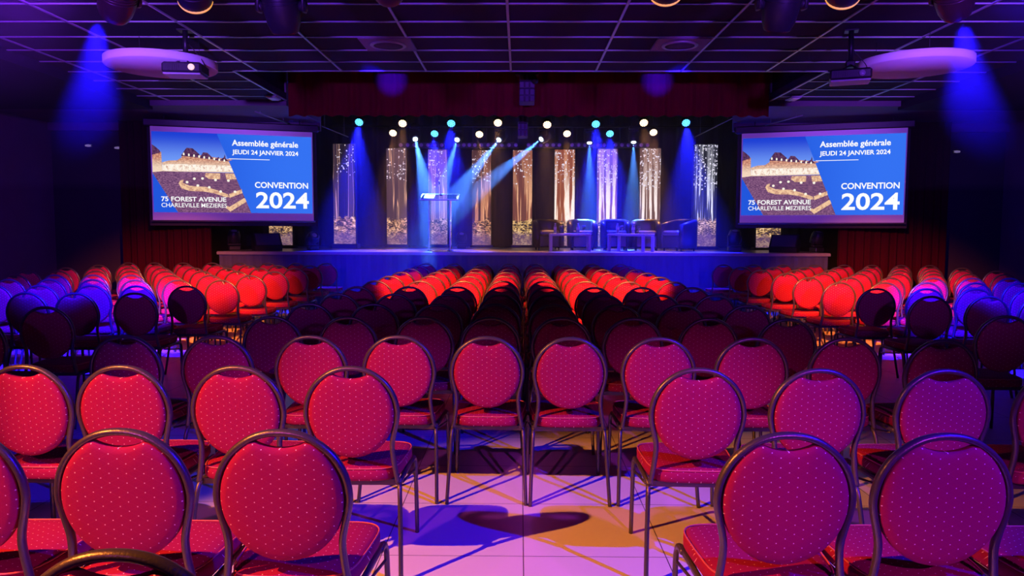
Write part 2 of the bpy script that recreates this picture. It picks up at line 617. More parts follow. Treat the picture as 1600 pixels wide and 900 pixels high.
def curtain(name, x0, x1, y, z0, z1, m, amp=0.06, pleats=8, seed=1, thick=0.02, ry=0.0):
    rnd = random.Random(seed)
    n = max(24, int(pleats * 10))
    ph = [rnd.uniform(0, 6.28) for _ in range(4)]
    rows = 6
    vs = []
    for side in (0, 1):
        for j in range(rows + 1):
            t = j / rows
            for i in range(n + 1):
                u = i / n
                w = sin(u * pleats * 2 * pi + ph[0]) + 0.45 * sin(u * pleats * 3.17 * pi + ph[1]) + 0.3 * sin(u * pleats * 0.9 * pi + ph[2])
                a = amp * (1.0 - 0.35 * t)
                zz = z0 + (z1 - z0) * t
                if j == 0:
                    zz += 0.012 * sin(u * pleats * 2 * pi + ph[3])
                vs.append((x0 + (x1 - x0) * u, y + a * w / 1.75 + ry * u + side * thick, zz))
    W = n + 1
    S = W * (rows + 1)
    fs = []
    for j in range(rows):
        for i in range(n):
            a = j * W + i
            fs.append((a, a + 1, a + W + 1, a + W))
            fs.append((S + a, S + a + W, S + a + W + 1, S + a + 1))
    for i in range(n):
        fs.append((i, S + i, S + i + 1, i + 1))
        a = rows * W + i
        fs.append((a, a + 1, S + a + 1, S + a))
    for j in range(rows):
        a = j * W
        fs.append((a, a + W, S + a + W, S + a))
        a = j * W + n
        fs.append((a, S + a, S + a + W, a + W))
    mb = MB()
    mb.add(vs, fs, 0, True)
    return mb.build(name, m)


o = curtain('stage_pelmet', -3.95, 4.2, 12.72, 3.475, 4.45, VELVET, 0.05, 34, 3)
tag(o, 'dark red pleated pelmet curtain hanging across the top of the stage opening', 'curtain')
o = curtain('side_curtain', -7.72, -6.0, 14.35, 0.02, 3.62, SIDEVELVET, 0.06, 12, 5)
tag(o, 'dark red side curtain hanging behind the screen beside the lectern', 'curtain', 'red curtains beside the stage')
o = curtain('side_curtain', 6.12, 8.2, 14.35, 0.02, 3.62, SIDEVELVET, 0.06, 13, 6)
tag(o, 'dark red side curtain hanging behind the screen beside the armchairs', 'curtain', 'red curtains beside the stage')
o = curtain('stage_backdrop', -7.5, 7.7, BACK - 0.25, STAGE_Z + 0.01, 4.85, BLACKCLOTH, 0.05, 50, 8)
tag(o, 'black backdrop curtain closing the rear of the stage behind the forest panels', 'curtain')

# ------------------------------------------------------------------ haze in the light beams
hz = bpy.data.materials.new('thin_stage_haze')
hz.use_nodes = True
t = hz.node_tree
t.nodes.clear()
out = t.nodes.new('ShaderNodeOutputMaterial')
vsn = t.nodes.new('ShaderNodeVolumeScatter')
vsn.inputs['Color'].default_value = (1, 1, 1, 1)
vsn.inputs['Density'].default_value = 0.021
vsn.inputs['Anisotropy'].default_value = 0.35
t.links.new(vsn.outputs[0], out.inputs['Volume'])
b = MB()
b.box((0.1, 16.63, 2.45), (14.9, 5.55, 4.86))
o = b.build('stage_haze', hz)
tag(o, 'thin smoke haze over the stage showing the light beams', 'haze', kind='stuff')
hz2 = hz.copy()
hz2.name = 'thin_hall_haze'
[n for n in hz2.node_tree.nodes if n.bl_idname == 'ShaderNodeVolumeScatter'][0].inputs['Density'].default_value = 0.045
for x0, x1, sd in ((-4.9, -2.75, 'lectern'), (2.80, 5.0, 'armchair')):
    b = MB()
    b.box(((x0 + x1) / 2, 5.4, 2.7), (x1 - x0, 1.0, 1.7))  # added haze patch, shaped to catch the blue beam and miss the warm
    o = b.build('beam_haze_patch', hz2)
    tag(o, 'wisp of haze glowing blue under the reddish moving head on the %s side' % sd, 'haze', kind='stuff')


# ------------------------------------------------------------------ banquet chairs
def back_y(z):
    return -0.040 * max(0.0, z - 0.45) / 0.48


def smooth_pts(pts, k=4):
    pts = [Vector(p) for p in pts]
    out = []
    for i in range(len(pts) - 1):
        p0 = pts[max(0, i - 1)]
        p1, p2 = pts[i], pts[i + 1]
        p3 = pts[min(len(pts) - 1, i + 2)]
        for j in range(k):
            t = j / k
            out.append(0.5 * ((2 * p1) + (p2 - p0) * t + (2 * p0 - 5 * p1 + 4 * p2 - p3) * t * t + (3 * p1 - p0 - 3 * p2 + p3) * t ** 3))
    out.append(pts[-1])
    return out


def chair_meshes():
    M = {}
    # round back frame: one tube from one seat corner over the top to the other
    half = [(0.196, 0.415), (0.186, 0.47), (0.177, 0.535), (0.1745, 0.59), (0.183, 0.64), (0.195, 0.69), (0.2005, 0.74), (0.188, 0.803), (0.1536, 0.863), (0.100, 0.907), (0.052, 0.927), (0.0, 0.933)]
    full = [(-x, z) for x, z in half] + [(x, z) for x, z in reversed(half[:-1])]
    pts = smooth_pts([(x, back_y(z) + 0.012, z) for x, z in full], 3)
    b = MB()
    b.tube(pts, 0.0115, 0.015, n=10)
    M['back_frame'] = b.mesh('back_frame', METAL)
    # padded round back with the scooped hand hole at the top
    cx, cz, rx, rz = 0.0, 0.729, 0.187, 0.199
    out = []
    N = 60
    for i in range(N):
        a = -pi / 2 + 2 * pi * i / N
        x, z = rx * cos(a), cz + rz * sin(a)
        if z > cz and abs(x) < 0.080:
            k = abs(x) / 0.080
            z = min(z, 0.886 + 0.021 * k * k)
        out.append((x, z))
    rings = [(0.995, 0.0, 0.0), (1.0, 0.010, 1), (0.965, 0.018, 1), (0.87, 0.0225, 1), (0.6, 0.0255, 1), (0.25, 0.027, 1)]
    vs, fs = [], []
    idx = {}
    for side in (-1, 1):
        for q, (s_, h, _) in enumerate(rings):
            if q == 0 and side == 1:
                idx[(side, 0)] = idx[(-1, 0)]
                continue
            st_ = len(vs)
            for x, z in out:
                X, Z = x * s_, cz + (z - cz) * s_
                vs.append((X, back_y(Z) + 0.012 + side * h, Z))
            idx[(side, q)] = st_
        c0 = len(vs)
        vs.append((0, back_y(cz) + 0.012 + side * 0.0275, cz))
        for q in range(len(rings) - 1):
            a, b_ = idx[(side, q)], idx[(side, q + 1)]
            for i in range(N):
                j = (i + 1) % N
                fs.append((a + i, a + j, b_ + j, b_ + i))
        a = idx[(side, len(rings) - 1)]
        for i in range(N):
            fs.append((a + i, a + (i + 1) % N, c0))
    b = MB()
    b.add(vs, fs, 0, True)
    M['backrest'] = b.mesh('backrest', FABRIC, uvf=lambda p: (p.x, p.z))
    # thick seat pad, wider at the front, with a piped top edge
    def plan(inset, n=48):
        o_ = []
        for i in range(n):
            a = 2 * pi * i / n
            ca, sa = cos(a), sin(a)
            e = 0.42
            X = math.copysign(abs(ca) ** e, ca)
            Y = math.copysign(abs(sa) ** e, sa)
            wy = 0.5 + 0.5 * Y
            hw = 0.193 + 0.032 * wy - inset
            o_.append((X * hw, 0.218 + Y * (0.220 - inset)))
        return o_
    prof = [(0.03, 0.418), (0.008, 0.420), (0.0, 0.432), (0.0, 0.462), (0.006, 0.474), (0.022, 0.482), (0.07, 0.488), (0.14, 0.490)]
    vs, fs = [], []
    n = 48
    for ins, z in prof:
        vs += [(x, y, z) for x, y in plan(ins, n)]
    for k in range(len(prof) - 1):
        for i in range(n):
            j = (i + 1) % n
            fs.append((k * n + i, k * n + j, k * n + n + j, k * n + n + i))
    fs.append(tuple(reversed(range(n))))
    fs.append(tuple((len(prof) - 1) * n + i for i in range(n)))
    b = MB()
    b.add(vs, fs, 0, True)
    M['seat'] = b.mesh('seat', FABRIC, uvf=lambda p: (p.x, p.y + (p.z if p.z < 0.475 else 0.475)))
    b = MB()
    b.tube([(x, y, 0.476) for x, y in plan(0.003, 40)], 0.0032, n=6, closed=True, up=Vector((0, 0, 1)))
    M['seat_piping'] = b.mesh('seat_piping', PIPING)
    # under-seat frame: side rails, cross bars and pan
    b = MB()
    for s_ in (-1, 1):
        b.tube([(s_ * 0.200, 0.02, 0.405), (s_ * 0.212, 0.40, 0.405)], 0.010, 0.014, n=8, up=Vector((0, 0, 1)))
    for y in (0.05, 0.36):
        b.box((0, y, 0.402), (0.40, 0.022, 0.022))
    b.box((0, 0.215, 0.414), (0.38, 0.36, 0.008))
    M['seat_frame'] = b.mesh('seat_frame', METAL)
    for s_, nm in ((-1, 'l'), (1, 'r')):
        b = MB()
        p = smooth_pts([(s_ * 0.212, 0.36, 0.404), (s_ * 0.2145, 0.415, 0.400), (s_ * 0.217, 0.440, 0.378), (s_ * 0.219, 0.448, 0.33), (s_ * 0.222, 0.452, 0.16), (s_ * 0.224, 0.456, 0.0)], 3)
        b.tube(p, 0.0105, 0.0135, n=8, up=Vector((0, 1, 0.001)))
        b.tube([(s_ * 0.205, 0.10, 0.385), (s_ * 0.216, 0.43, 0.335)], 0.006, n=6, up=Vector((0, 0, 1)))
        M['front_' + nm] = b.mesh('front_leg', METAL)
        b = MB()
        p = smooth_pts([(s_ * 0.200, 0.045, 0.408), (s_ * 0.203, 0.02, 0.385), (s_ * 0.206, 0.002, 0.34), (s_ * 0.214, -0.04, 0.18), (s_ * 0.222, -0.095, 0.0)], 3)
        b.tube(p, 0.0105, 0.0135, n=8, up=Vector((0, 1, 0.001)))
        M['rear_' + nm] = b.mesh('rear_leg', METAL)
    return M


CM = chair_meshes()


def make_chair():
    root = empty('banquet_chair')
    for nm, key in (('backrest', 'backrest'), ('back_frame', 'back_frame'), ('seat', 'seat'), ('seat_frame', 'seat_frame'),
                    ('leg', 'front_l'), ('leg', 'front_r'), ('leg', 'rear_l'), ('leg', 'rear_r')):
        o = bpy.data.objects.new(nm, CM[key])
        C.objects.link(o)
        o.parent = root
        if nm == 'seat':
            q = bpy.data.objects.new('seat_piping', CM['seat_piping'])
            C.objects.link(q)
            q.parent = o
    return root


ORD = ['zeroth', 'first', 'second', 'third', 'fourth', 'fifth', 'sixth', 'seventh', 'eighth', 'ninth', 'tenth', 'eleventh', 'twelfth']
proto = None
proto_kids = None


def place_chair(x, dtop, label, group, rz=0.0):
    global proto, proto_kids
    if proto is None:
        proto = make_chair()
        proto_kids = [(k, [g for g in bpy.data.objects if g.parent == k]) for k in bpy.data.objects if k.parent == proto]
        o = proto
    else:
        o = proto.copy()
        C.objects.link(o)
        for k, gs in proto_kids:
            c = k.copy()
            C.objects.link(c)
            c.parent = o
            for g in gs:
                h = g.copy()
                C.objects.link(h)
                h.parent = c
    o.location = (x, dtop + 0.03, 0)
    o.rotation_euler = (0, 0, rz)
    tag(o, label, 'chair', group)
    return o


rc = random.Random(11)
# centre block: eleven rows from the stage, four seats each side of the gap
CL = [-0.193, -0.67, -1.18, -1.705]
CR = [0.284, 0.785, 1.297, 1.822]
for n_ in range(11):
    d = 13.3 - 0.92 * n_
    for side, cols in (('lectern', CL), ('armchair', CR)):
        for k, x in enumerate(cols):
            where = 'nearest the centre gap' if k == 0 else '%s from the centre gap' % ORD[k + 1]
            if n_ < 10:
                lab = 'red dotted chair, centre block, %s row from stage, %s, %s side' % (ORD[n_ + 1], 'seat at centre gap' if k == 0 else ORD[k + 1] + ' from centre gap', side)
            else:
                lab = 'red dotted chair, rearmost full row, %s, %s side' % ('seat at centre gap' if k == 0 else ORD[k + 1] + ' from centre gap', side)
            place_chair(x + rc.uniform(-.012, .012), d + rc.uniform(-.02, .02), lab, 'chairs of the centre block', R(rc.uniform(-1.5, 1.5)))
place_chair(-2.215, 4.08, 'red dotted chair at the lectern side end of the rearmost full row', 'chairs of the centre block', R(-1))
place_chair(2.335, 4.06, 'red dotted chair at the armchair side end of the rearmost full row', 'chairs of the centre block', R(2))
# near rows, open in the middle
NEAR = [
    (3.165, [(-0.735, 'beside the open middle'), (-1.233, 'second from the open middle'), (-1.737, 'third from the open middle'), (-2.166, 'outermost')],
     [(0.778, 'beside the open middle'), (1.296, 'second from the open middle'), (1.837, 'third from the open middle'), (2.35, 'outermost')], 'third row from camera'),
    (2.14, [(-0.708, 'beside the open middle'), (-1.187, 'second from the open middle'), (-1.69, 'third from the open middle')],
     [(0.792, 'beside the open middle'), (1.255, 'second from the open middle'), (1.76, 'third from the open middle')], 'second row from camera'),
]
for d, L_, R_, nm in NEAR:
    for side, seats in (('lectern', L_), ('armchair', R_)):
        for x, w_ in seats:
            place_chair(x, d, 'red dotted chair in the %s, %s, %s side' % (nm, w_, side), 'chairs in the rows nearest the camera', R(rc.uniform(-2, 2)))
place_chair(-0.745, 1.31, 'red dotted chair cut by the frame, only its top rail showing, closest to camera', 'chairs in the rows nearest the camera', R(1))
# side blocks: eight rows of eight
for side, cols, first in (('lectern', [-3.50, -4.03, -4.54, -5.07, -5.58, -6.09, -6.62, -7.09], (-3.50, -3.55, -3.52, -3.52, -3.52, -3.53, -3.54, -3.63)),
                          ('armchair', [3.65, 4.19, 4.72, 5.28, 5.81, 6.32, 6.83, 7.35], (3.62, 3.68, 3.71, 3.75, 3.73, 3.72, 3.73, 3.77))):
    for n_ in range(8):
        d = 13.3 - 0.92 * n_
        for k, x in enumerate(cols):
            xx = x + (first[n_] - first[0]) * (1 - k / 8)
            lab = 'red dotted chair, %s side block, %s row from stage, %s' % (side, ORD[n_ + 1], 'at the aisle' if k == 0 else ORD[k + 1] + ' from the aisle')
            place_chair(xx + rc.uniform(-.015, .015), d + rc.uniform(-.02, .02), lab, 'chairs of the side blocks', R(rc.uniform(-2, 2)))
place_chair(-3.64, 5.6, 'unlit red chair standing alone behind the lectern side block', 'chairs of the side blocks', R(2))
place_chair(-3.70, 4.95, 'unlit red chair cut by the frame behind the lectern side block', 'chairs of the side blocks', R(-2))
place_chair(3.455, 5.25, 'unlit red chair standing alone behind the armchair side block', 'chairs of the side blocks', R(-2))
# ------------------------------------------------------------------ forest display columns
def forest_mat(name, seed, dark, glow, bright, ground, hotk, tscale, leafk):
    m = bpy.data.materials.new(name)
    m.use_nodes = True
    t = m.node_tree
    t.nodes.clear()
    b = NB(m)
    out = b.n('ShaderNodeOutputMaterial')
    em = b.n('ShaderNodeEmission')
    uv = b.n('ShaderNodeUVMap').outputs[0]
    sp = b.n('ShaderNodeSeparateXYZ')
    b.l(uv, sp.inputs[0])
    u, v = sp.outputs[0], sp.outputs[1]     # metres across, 0..1 up
    wob = b.math('MULTIPLY', b.math('SUBTRACT', b.noise(b.comb(u, v, seed), 3.0, 2), 0.5), 0.03)
    uu = b.math('ADD', u, wob)
    # trunks: vertical bands
    tr = b.noise(b.comb(uu, b.math('MULTIPLY', v, 0.06), seed * 3.1), tscale, 2.0, 0.6)
    trunk = b.step(tr, 0.44, 0.58)
    fine = b.noise(b.comb(b.math('MULTIPLY', u, 3.0), b.math('MULTIPLY', v, 1.0), seed), 20.0, 4.0, 0.7)
    mid = b.math('SUBTRACT', 1.0, b.math('ABSOLUTE', b.math('MULTIPLY', b.math('SUBTRACT', v, 0.45), 1.5)), clamp=True)
    g = b.math('MULTIPLY', trunk, b.math('ADD', 0.3, b.math('MULTIPLY', mid, 0.9)), clamp=True)
    g = b.math('MULTIPLY', g, b.math('ADD', 0.35, b.math('MULTIPLY', fine, 1.3)), clamp=True)
    col = b.mix(g, dark, glow)
    hot = b.math('MULTIPLY', b.step(g, 0.55, 0.98), hotk)
    col = b.mix(hot, col, bright)
    # rim-lit trunk edges
    edge = b.math('SUBTRACT', 1.0, b.step(b.math('ABSOLUTE', b.math('SUBTRACT', tr, 0.53)), 0.004, 0.016))
    col = b.mix(b.math('MULTIPLY', edge, 0.75), col, bright)
    # leaves: specks of sky in the upper part
    vo = b.n('ShaderNodeTexVoronoi')
    vo.inputs['Scale'].default_value = 27.0
    b.l(b.comb(u, b.math('MULTIPLY', v, 2.5), seed * 1.7), vo.inputs['Vector'])
    cs = b.n('ShaderNodeSeparateColor')
    b.l(vo.outputs['Color'], cs.inputs[0])
    big = b.noise(b.comb(u, b.math('MULTIPLY', v, 2.0), seed + 9), 6.0, 2.0)
    pres = b.math('ADD', cs.outputs[0], b.math('MULTIPLY', b.math('SUBTRACT', big, 0.5), 1.6))
    up = b.step(v, 0.40, 0.80)
    lm = b.math('MULTIPLY', b.math('GREATER_THAN', b.math('MULTIPLY', pres, up), 1.0 - leafk),
                b.math('LESS_THAN', vo.outputs['Distance'], b.math('MULTIPLY', cs.outputs[1], 0.62)))
    col = b.mix(b.math('MULTIPLY', up, 0.35), col, dark)
    col = b.mix(lm, col, (0.80, 0.76, 0.92))
    # forest floor
    vf = b.math('ADD', v, b.math('MULTIPLY', b.math('SUBTRACT', b.noise(b.comb(u, v, seed), 9.0, 3), 0.5), 0.14))
    gm = b.math('SUBTRACT', 1.0, b.step(vf, 0.25, 0.28))
    gn = b.noise(b.comb(u, b.math('MULTIPLY', v, 5.0), seed * 2.3), 19.0, 3.0, 0.75)
    gn = b.math('ADD', gn, b.math('MULTIPLY', b.math('SUBTRACT', b.noise(b.comb(u, b.math('MULTIPLY', v, 3.0), seed), 6.0, 1), 0.5), 0.35))
    gc = b.mix(b.step(gn, 0.46, 0.55), (0.025, 0.014, 0.035), ground)
    gc = b.mix(b.step(gn, 0.60, 0.65), gc, (1.0, 0.74, 0.48))
    low = b.math('SUBTRACT', 1.0, b.step(vf, 0.08, 0.15))
    gc = b.mix(b.math('MULTIPLY', low, 0.7), gc, (0.14, 0.07, 0.17))
    col = b.mix(gm, col, gc)
    b.l(col, em.inputs[0])
    em.inputs[1].default_value = 1.15
    b.l(em.outputs[0], out.inputs[0])
    return m


# px left, px right, py top, py bottom, distance, label
PANELS = [
    (421, 457, 228, 383, 17.3, 'forest display column half hidden by the screen beside the lectern', (0.02, 0.015, 0.03), (0.2, 0.13, 0.12), (0.9, 0.7, 0.5), (0.55, 0.30, 0.12), 0.0, 9, 0.30),
    (522, 556, 225, 381, 17.3, 'tall display column of dark trunks nearest the lectern side screen', (0.016, 0.010, 0.025), (0.07, 0.035, 0.06), (1.0, 0.55, 0.38), (0.62, 0.30, 0.16), 0.0, 7, 0.30),
    (605, 636, 232, 382, 18.6, 'tall dim purple forest display column on the lectern side of the lectern', (0.06, 0.03, 0.075), (0.12, 0.06, 0.09), (1.0, 0.55, 0.38), (0.7, 0.34, 0.2), 0.0, 9, 0.34),
    (670, 699, 234, 382, 18.8, 'tall forest display column directly behind the clear lectern', (0.12, 0.05, 0.15), (0.24, 0.10, 0.16), (0.95, 0.5, 0.4), (0.6, 0.30, 0.2), 0.05, 10, 0.34),
    (738, 767, 235, 383, 18.9, 'tall forest display column with one broad dark trunk, next beyond the lectern', (0.055, 0.02, 0.035), (0.36, 0.10, 0.07), (1.0, 0.50, 0.28), (0.6, 0.25, 0.13), 0.25, 11, 0.34),
    (801, 831, 235, 383, 18.9, 'tall orange forest display column between lectern and first armchair', (0.16, 0.05, 0.05), (0.62, 0.20, 0.10), (1.0, 0.62, 0.36), (0.75, 0.45, 0.15), 0.45, 15, 0.36),
    (866, 897, 234, 384, 18.8, 'tall bright orange and white forest display column behind the first two armchairs', (0.25, 0.06, 0.04), (0.95, 0.42, 0.22), (1.0, 0.92, 0.85), (0.8, 0.42, 0.2), 0.9, 17, 0.52),
    (932, 963, 233, 385, 18.6, 'tall whitest forest display column behind the gap between second and third armchair', (0.14, 0.05, 0.08), (0.75, 0.36, 0.34), (1.0, 0.95, 1.0), (0.7, 0.40, 0.3), 0.9, 15, 0.5),
    (998, 1030, 232, 385, 18.4, 'tall forest display column with a brown trunk behind the fourth armchair', (0.12, 0.06, 0.07), (0.55, 0.30, 0.26), (1.0, 0.9, 0.92), (0.7, 0.38, 0.22), 0.85, 13, 0.6),
    (1082, 1118, 226, 385, 17.3, 'tall black and white forest display column past the last armchair', (0.02, 0.02, 0.035), (0.22, 0.22, 0.32), (0.92, 0.92, 1.0), (0.5, 0.30, 0.2), 0.75, 15, 0.66),
    (1181, 1219, 228, 387, 17.2, 'forest display column half hidden by the screen beside the armchairs', (0.02, 0.02, 0.03), (0.2, 0.2, 0.22), (0.9, 0.9, 0.8), (0.62, 0.36, 0.12), 0.5, 13, 0.5),
]
for i, (x0, x1, y0, y1, d, lab, dark, glow, bright, ground, hotk, tsc, leafk) in enumerate(PANELS):
    p0, p1 = at(x0, y1, d), at(x1, y1, d)
    ptop = at((x0 + x1) / 2, y0, d)
    cx, w, z1 = (p0.x + p1.x) / 2, p1.x - p0.x, ptop.z
    z0 = (p0.z + p1.z) / 2
    root = empty('display_column', (cx, d, STAGE_Z + 0.002))
    tag(root, lab, 'display', 'forest display columns')
    h = z1 - z0
    b = MB()
    zb = z0 - STAGE_Z
    b.box((0, 0.075, zb + h / 2), (w + 0.02, 0.13, h + 0.02), bev=0.01)
    b.box((0, 0.09, max(zb, 0.04) / 2), (w + 0.1, 0.34, max(zb, 0.04)), bev=0.008)
    b.build('cabinet', BLACKPLASTIC, root)
    b = MB()
    b.box((0, 0.003, zb + h / 2), (w, 0.012, h))
    b.build('display_face', forest_mat('forest_picture_%d' % i, 3.7 * i + 1.3, dark, glow, bright, ground, hotk, tsc, leafk), root,
            uvf=lambda p, zb=zb, h=h: (p.x, (p.z - zb) / h))


# ------------------------------------------------------------------ projection screens
def emat(name, col, s=1.0):
    if name in MATS:
        return MATS[name]
    m = bpy.data.materials.new(name)
    m.use_nodes = True
    t = m.node_tree
    t.nodes.clear()
    o = t.nodes.new('ShaderNodeOutputMaterial')
    e = t.nodes.new('ShaderNodeEmission')
    e.inputs[0].default_value = (*col, 1)
    e.inputs[1].default_value = s
    t.links.new(e.outputs[0], o.inputs[0])
    MATS[name] = m
    return m


def emat_noise(name, c1, c2, scale, lo, hi, stretch=(1, 1, 1), c3=None):
    m = emat(name, c1)
    b = NB(m)
    e = m.node_tree.nodes['Emission']
    tc = b.n('ShaderNodeTexCoord').outputs['Object']
    mp = b.n('ShaderNodeMapping')
    mp.inputs['Scale'].default_value = stretch
    b.l(tc, mp.inputs[0])
    nz = b.noise(mp.outputs[0], scale, 4, 0.7)
    col = b.mix(b.step(nz, lo, hi), c1, c2)
    if c3:
        col = b.mix(b.step(nz, hi + 0.03, hi + 0.09), col, c3)
    b.l(col, e.inputs[0])
    return m


def emat_grad(name, c0, c1, axis, lo, hi):
    m = emat(name, c0)
    b = NB(m)
    e = m.node_tree.nodes['Emission']
    tc = b.n('ShaderNodeTexCoord').outputs['Object']
    sp = b.n('ShaderNodeSeparateXYZ')
    b.l(tc, sp.inputs[0])
    b.l(b.mix(b.step(sp.outputs[axis], lo, hi), c0, c1), e.inputs[0])
    return m


SW, SH = 2.865, 1.711          # fabric
TOPB, BOTB = 0.055 * SH, 0.085 * SH
LW, LH = SW * 0.985, SH - TOPB - BOTB   # slide
LZ0 = BOTB


def su(u):
    return (u - 0.5) * LW


def sv(v):
    return LZ0 + (1 - v) * LH


SLIDE_BLUE = emat_grad('slide_blue', (0.015, 0.095, 0.72), (0.035, 0.17, 0.90), 0, -1.2, 1.2)
SKY = emat_grad('slide_dusk_sky', (0.17, 0.34, 0.95), (0.012, 0.05, 0.66), 2, LZ0 + LH * 0.58, LZ0 + LH)
ROOF = emat_noise('slide_roof', (0.05, 0.015, 0.07), (0.14, 0.05, 0.13), 30, 0.4, 0.6)
FACADE = emat_noise('slide_facade', (0.40, 0.13, 0.10), (0.80, 0.40, 0.26), 26, 0.4, 0.62, (1, 1, 1.6), (1.0, 0.88, 0.72))
nb_ = NB(FACADE)
_e = FACADE.node_tree.nodes['Emission']
_src = _e.inputs[0].links[0].from_socket
_tc = nb_.n('ShaderNodeTexCoord').outputs['Object']
_sp = nb_.n('ShaderNodeSeparateXYZ')
nb_.l(_tc, _sp.inputs[0])
_up = nb_.math('SUBTRACT', 1.0, nb_.step(_sp.outputs[2], LZ0 + LH * 0.53, LZ0 + LH * 0.70))
nb_.l(nb_.mix(nb_.math('MULTIPLY', _up, 0.75), _src, (1.0, 0.82, 0.62)), _e.inputs[0])
LAMPS = emat_noise('slide_arcade', (0.55, 0.30, 0.24), (1.0, 0.84, 0.70), 22, 0.36, 0.5, (1, 1, 1.0), (1, 0.95, 0.9))
PLAZA = emat_noise('slide_plaza', (0.10, 0.035, 0.12), (0.30, 0.13, 0.26), 28, 0.38, 0.62, (1, 1, 2.2), (0.6, 0.36, 0.45))
WATER = emat_noise('slide_basin', (0.13, 0.05, 0.14), (0.24, 0.10, 0.20), 14, 0.4, 0.6, (1, 1, 3))
STONE = emat_noise('slide_stone', (0.55, 0.27, 0.20), (0.92, 0.60, 0.36), 16, 0.35, 0.6)
GLOW = emat('slide_lamp_white', (1.0, 0.93, 0.80), 1.0)
WHITE_T = emat('slide_lettering_white', (1.0, 1.0, 1.0), 1.0)
BAND = mat('screen_fabric', (0.70, 0.62, 0.68), 0.8, emit=(0.10, 0.030, 0.20), strength=0.62)  # faint violet emission stands in for projector and ambient light on the fabric


def text_mesh(s, bold):
    cu = bpy.data.curves.new('lettering', 'FONT')
    cu.body = s
    cu.size = 1.0
    cu.offset = 0.022 if bold else 0.006
    cu.extrude = 0.0
    cu.resolution_u = 4
    ob = bpy.data.objects.new('lettering', cu)
    C.objects.link(ob)
    dg = bpy.context.evaluated_depsgraph_get()
    me = bpy.data.meshes.new_from_object(ob.evaluated_get(dg))
    vs = [v.co.copy() for v in me.vertices]
    fs = [tuple(p.vertices) for p in me.polygons]
    bpy.data.objects.remove(ob)
    bpy.data.meshes.remove(me)
    return vs, fs


def put_text(mb, s, u0, u1, vbase, cap, bold=True, y=-0.014):
    vs, fs = text_mesh(s, bold)
    ch, _ = text_mesh('E', bold)
    xs = [v.x for v in vs]
    x0, x1 = min(xs), max(xs)
    hcap = max(v.y for v in ch) - min(v.y for v in ch)
    kx = (u1 - u0) * LW / (x1 - x0)
    kz = cap * LH / hcap
    mb.add([(su(u0) + (v.x - x0) * kx, y, sv(vbase) + v.y * kz) for v in vs], fs, 0)


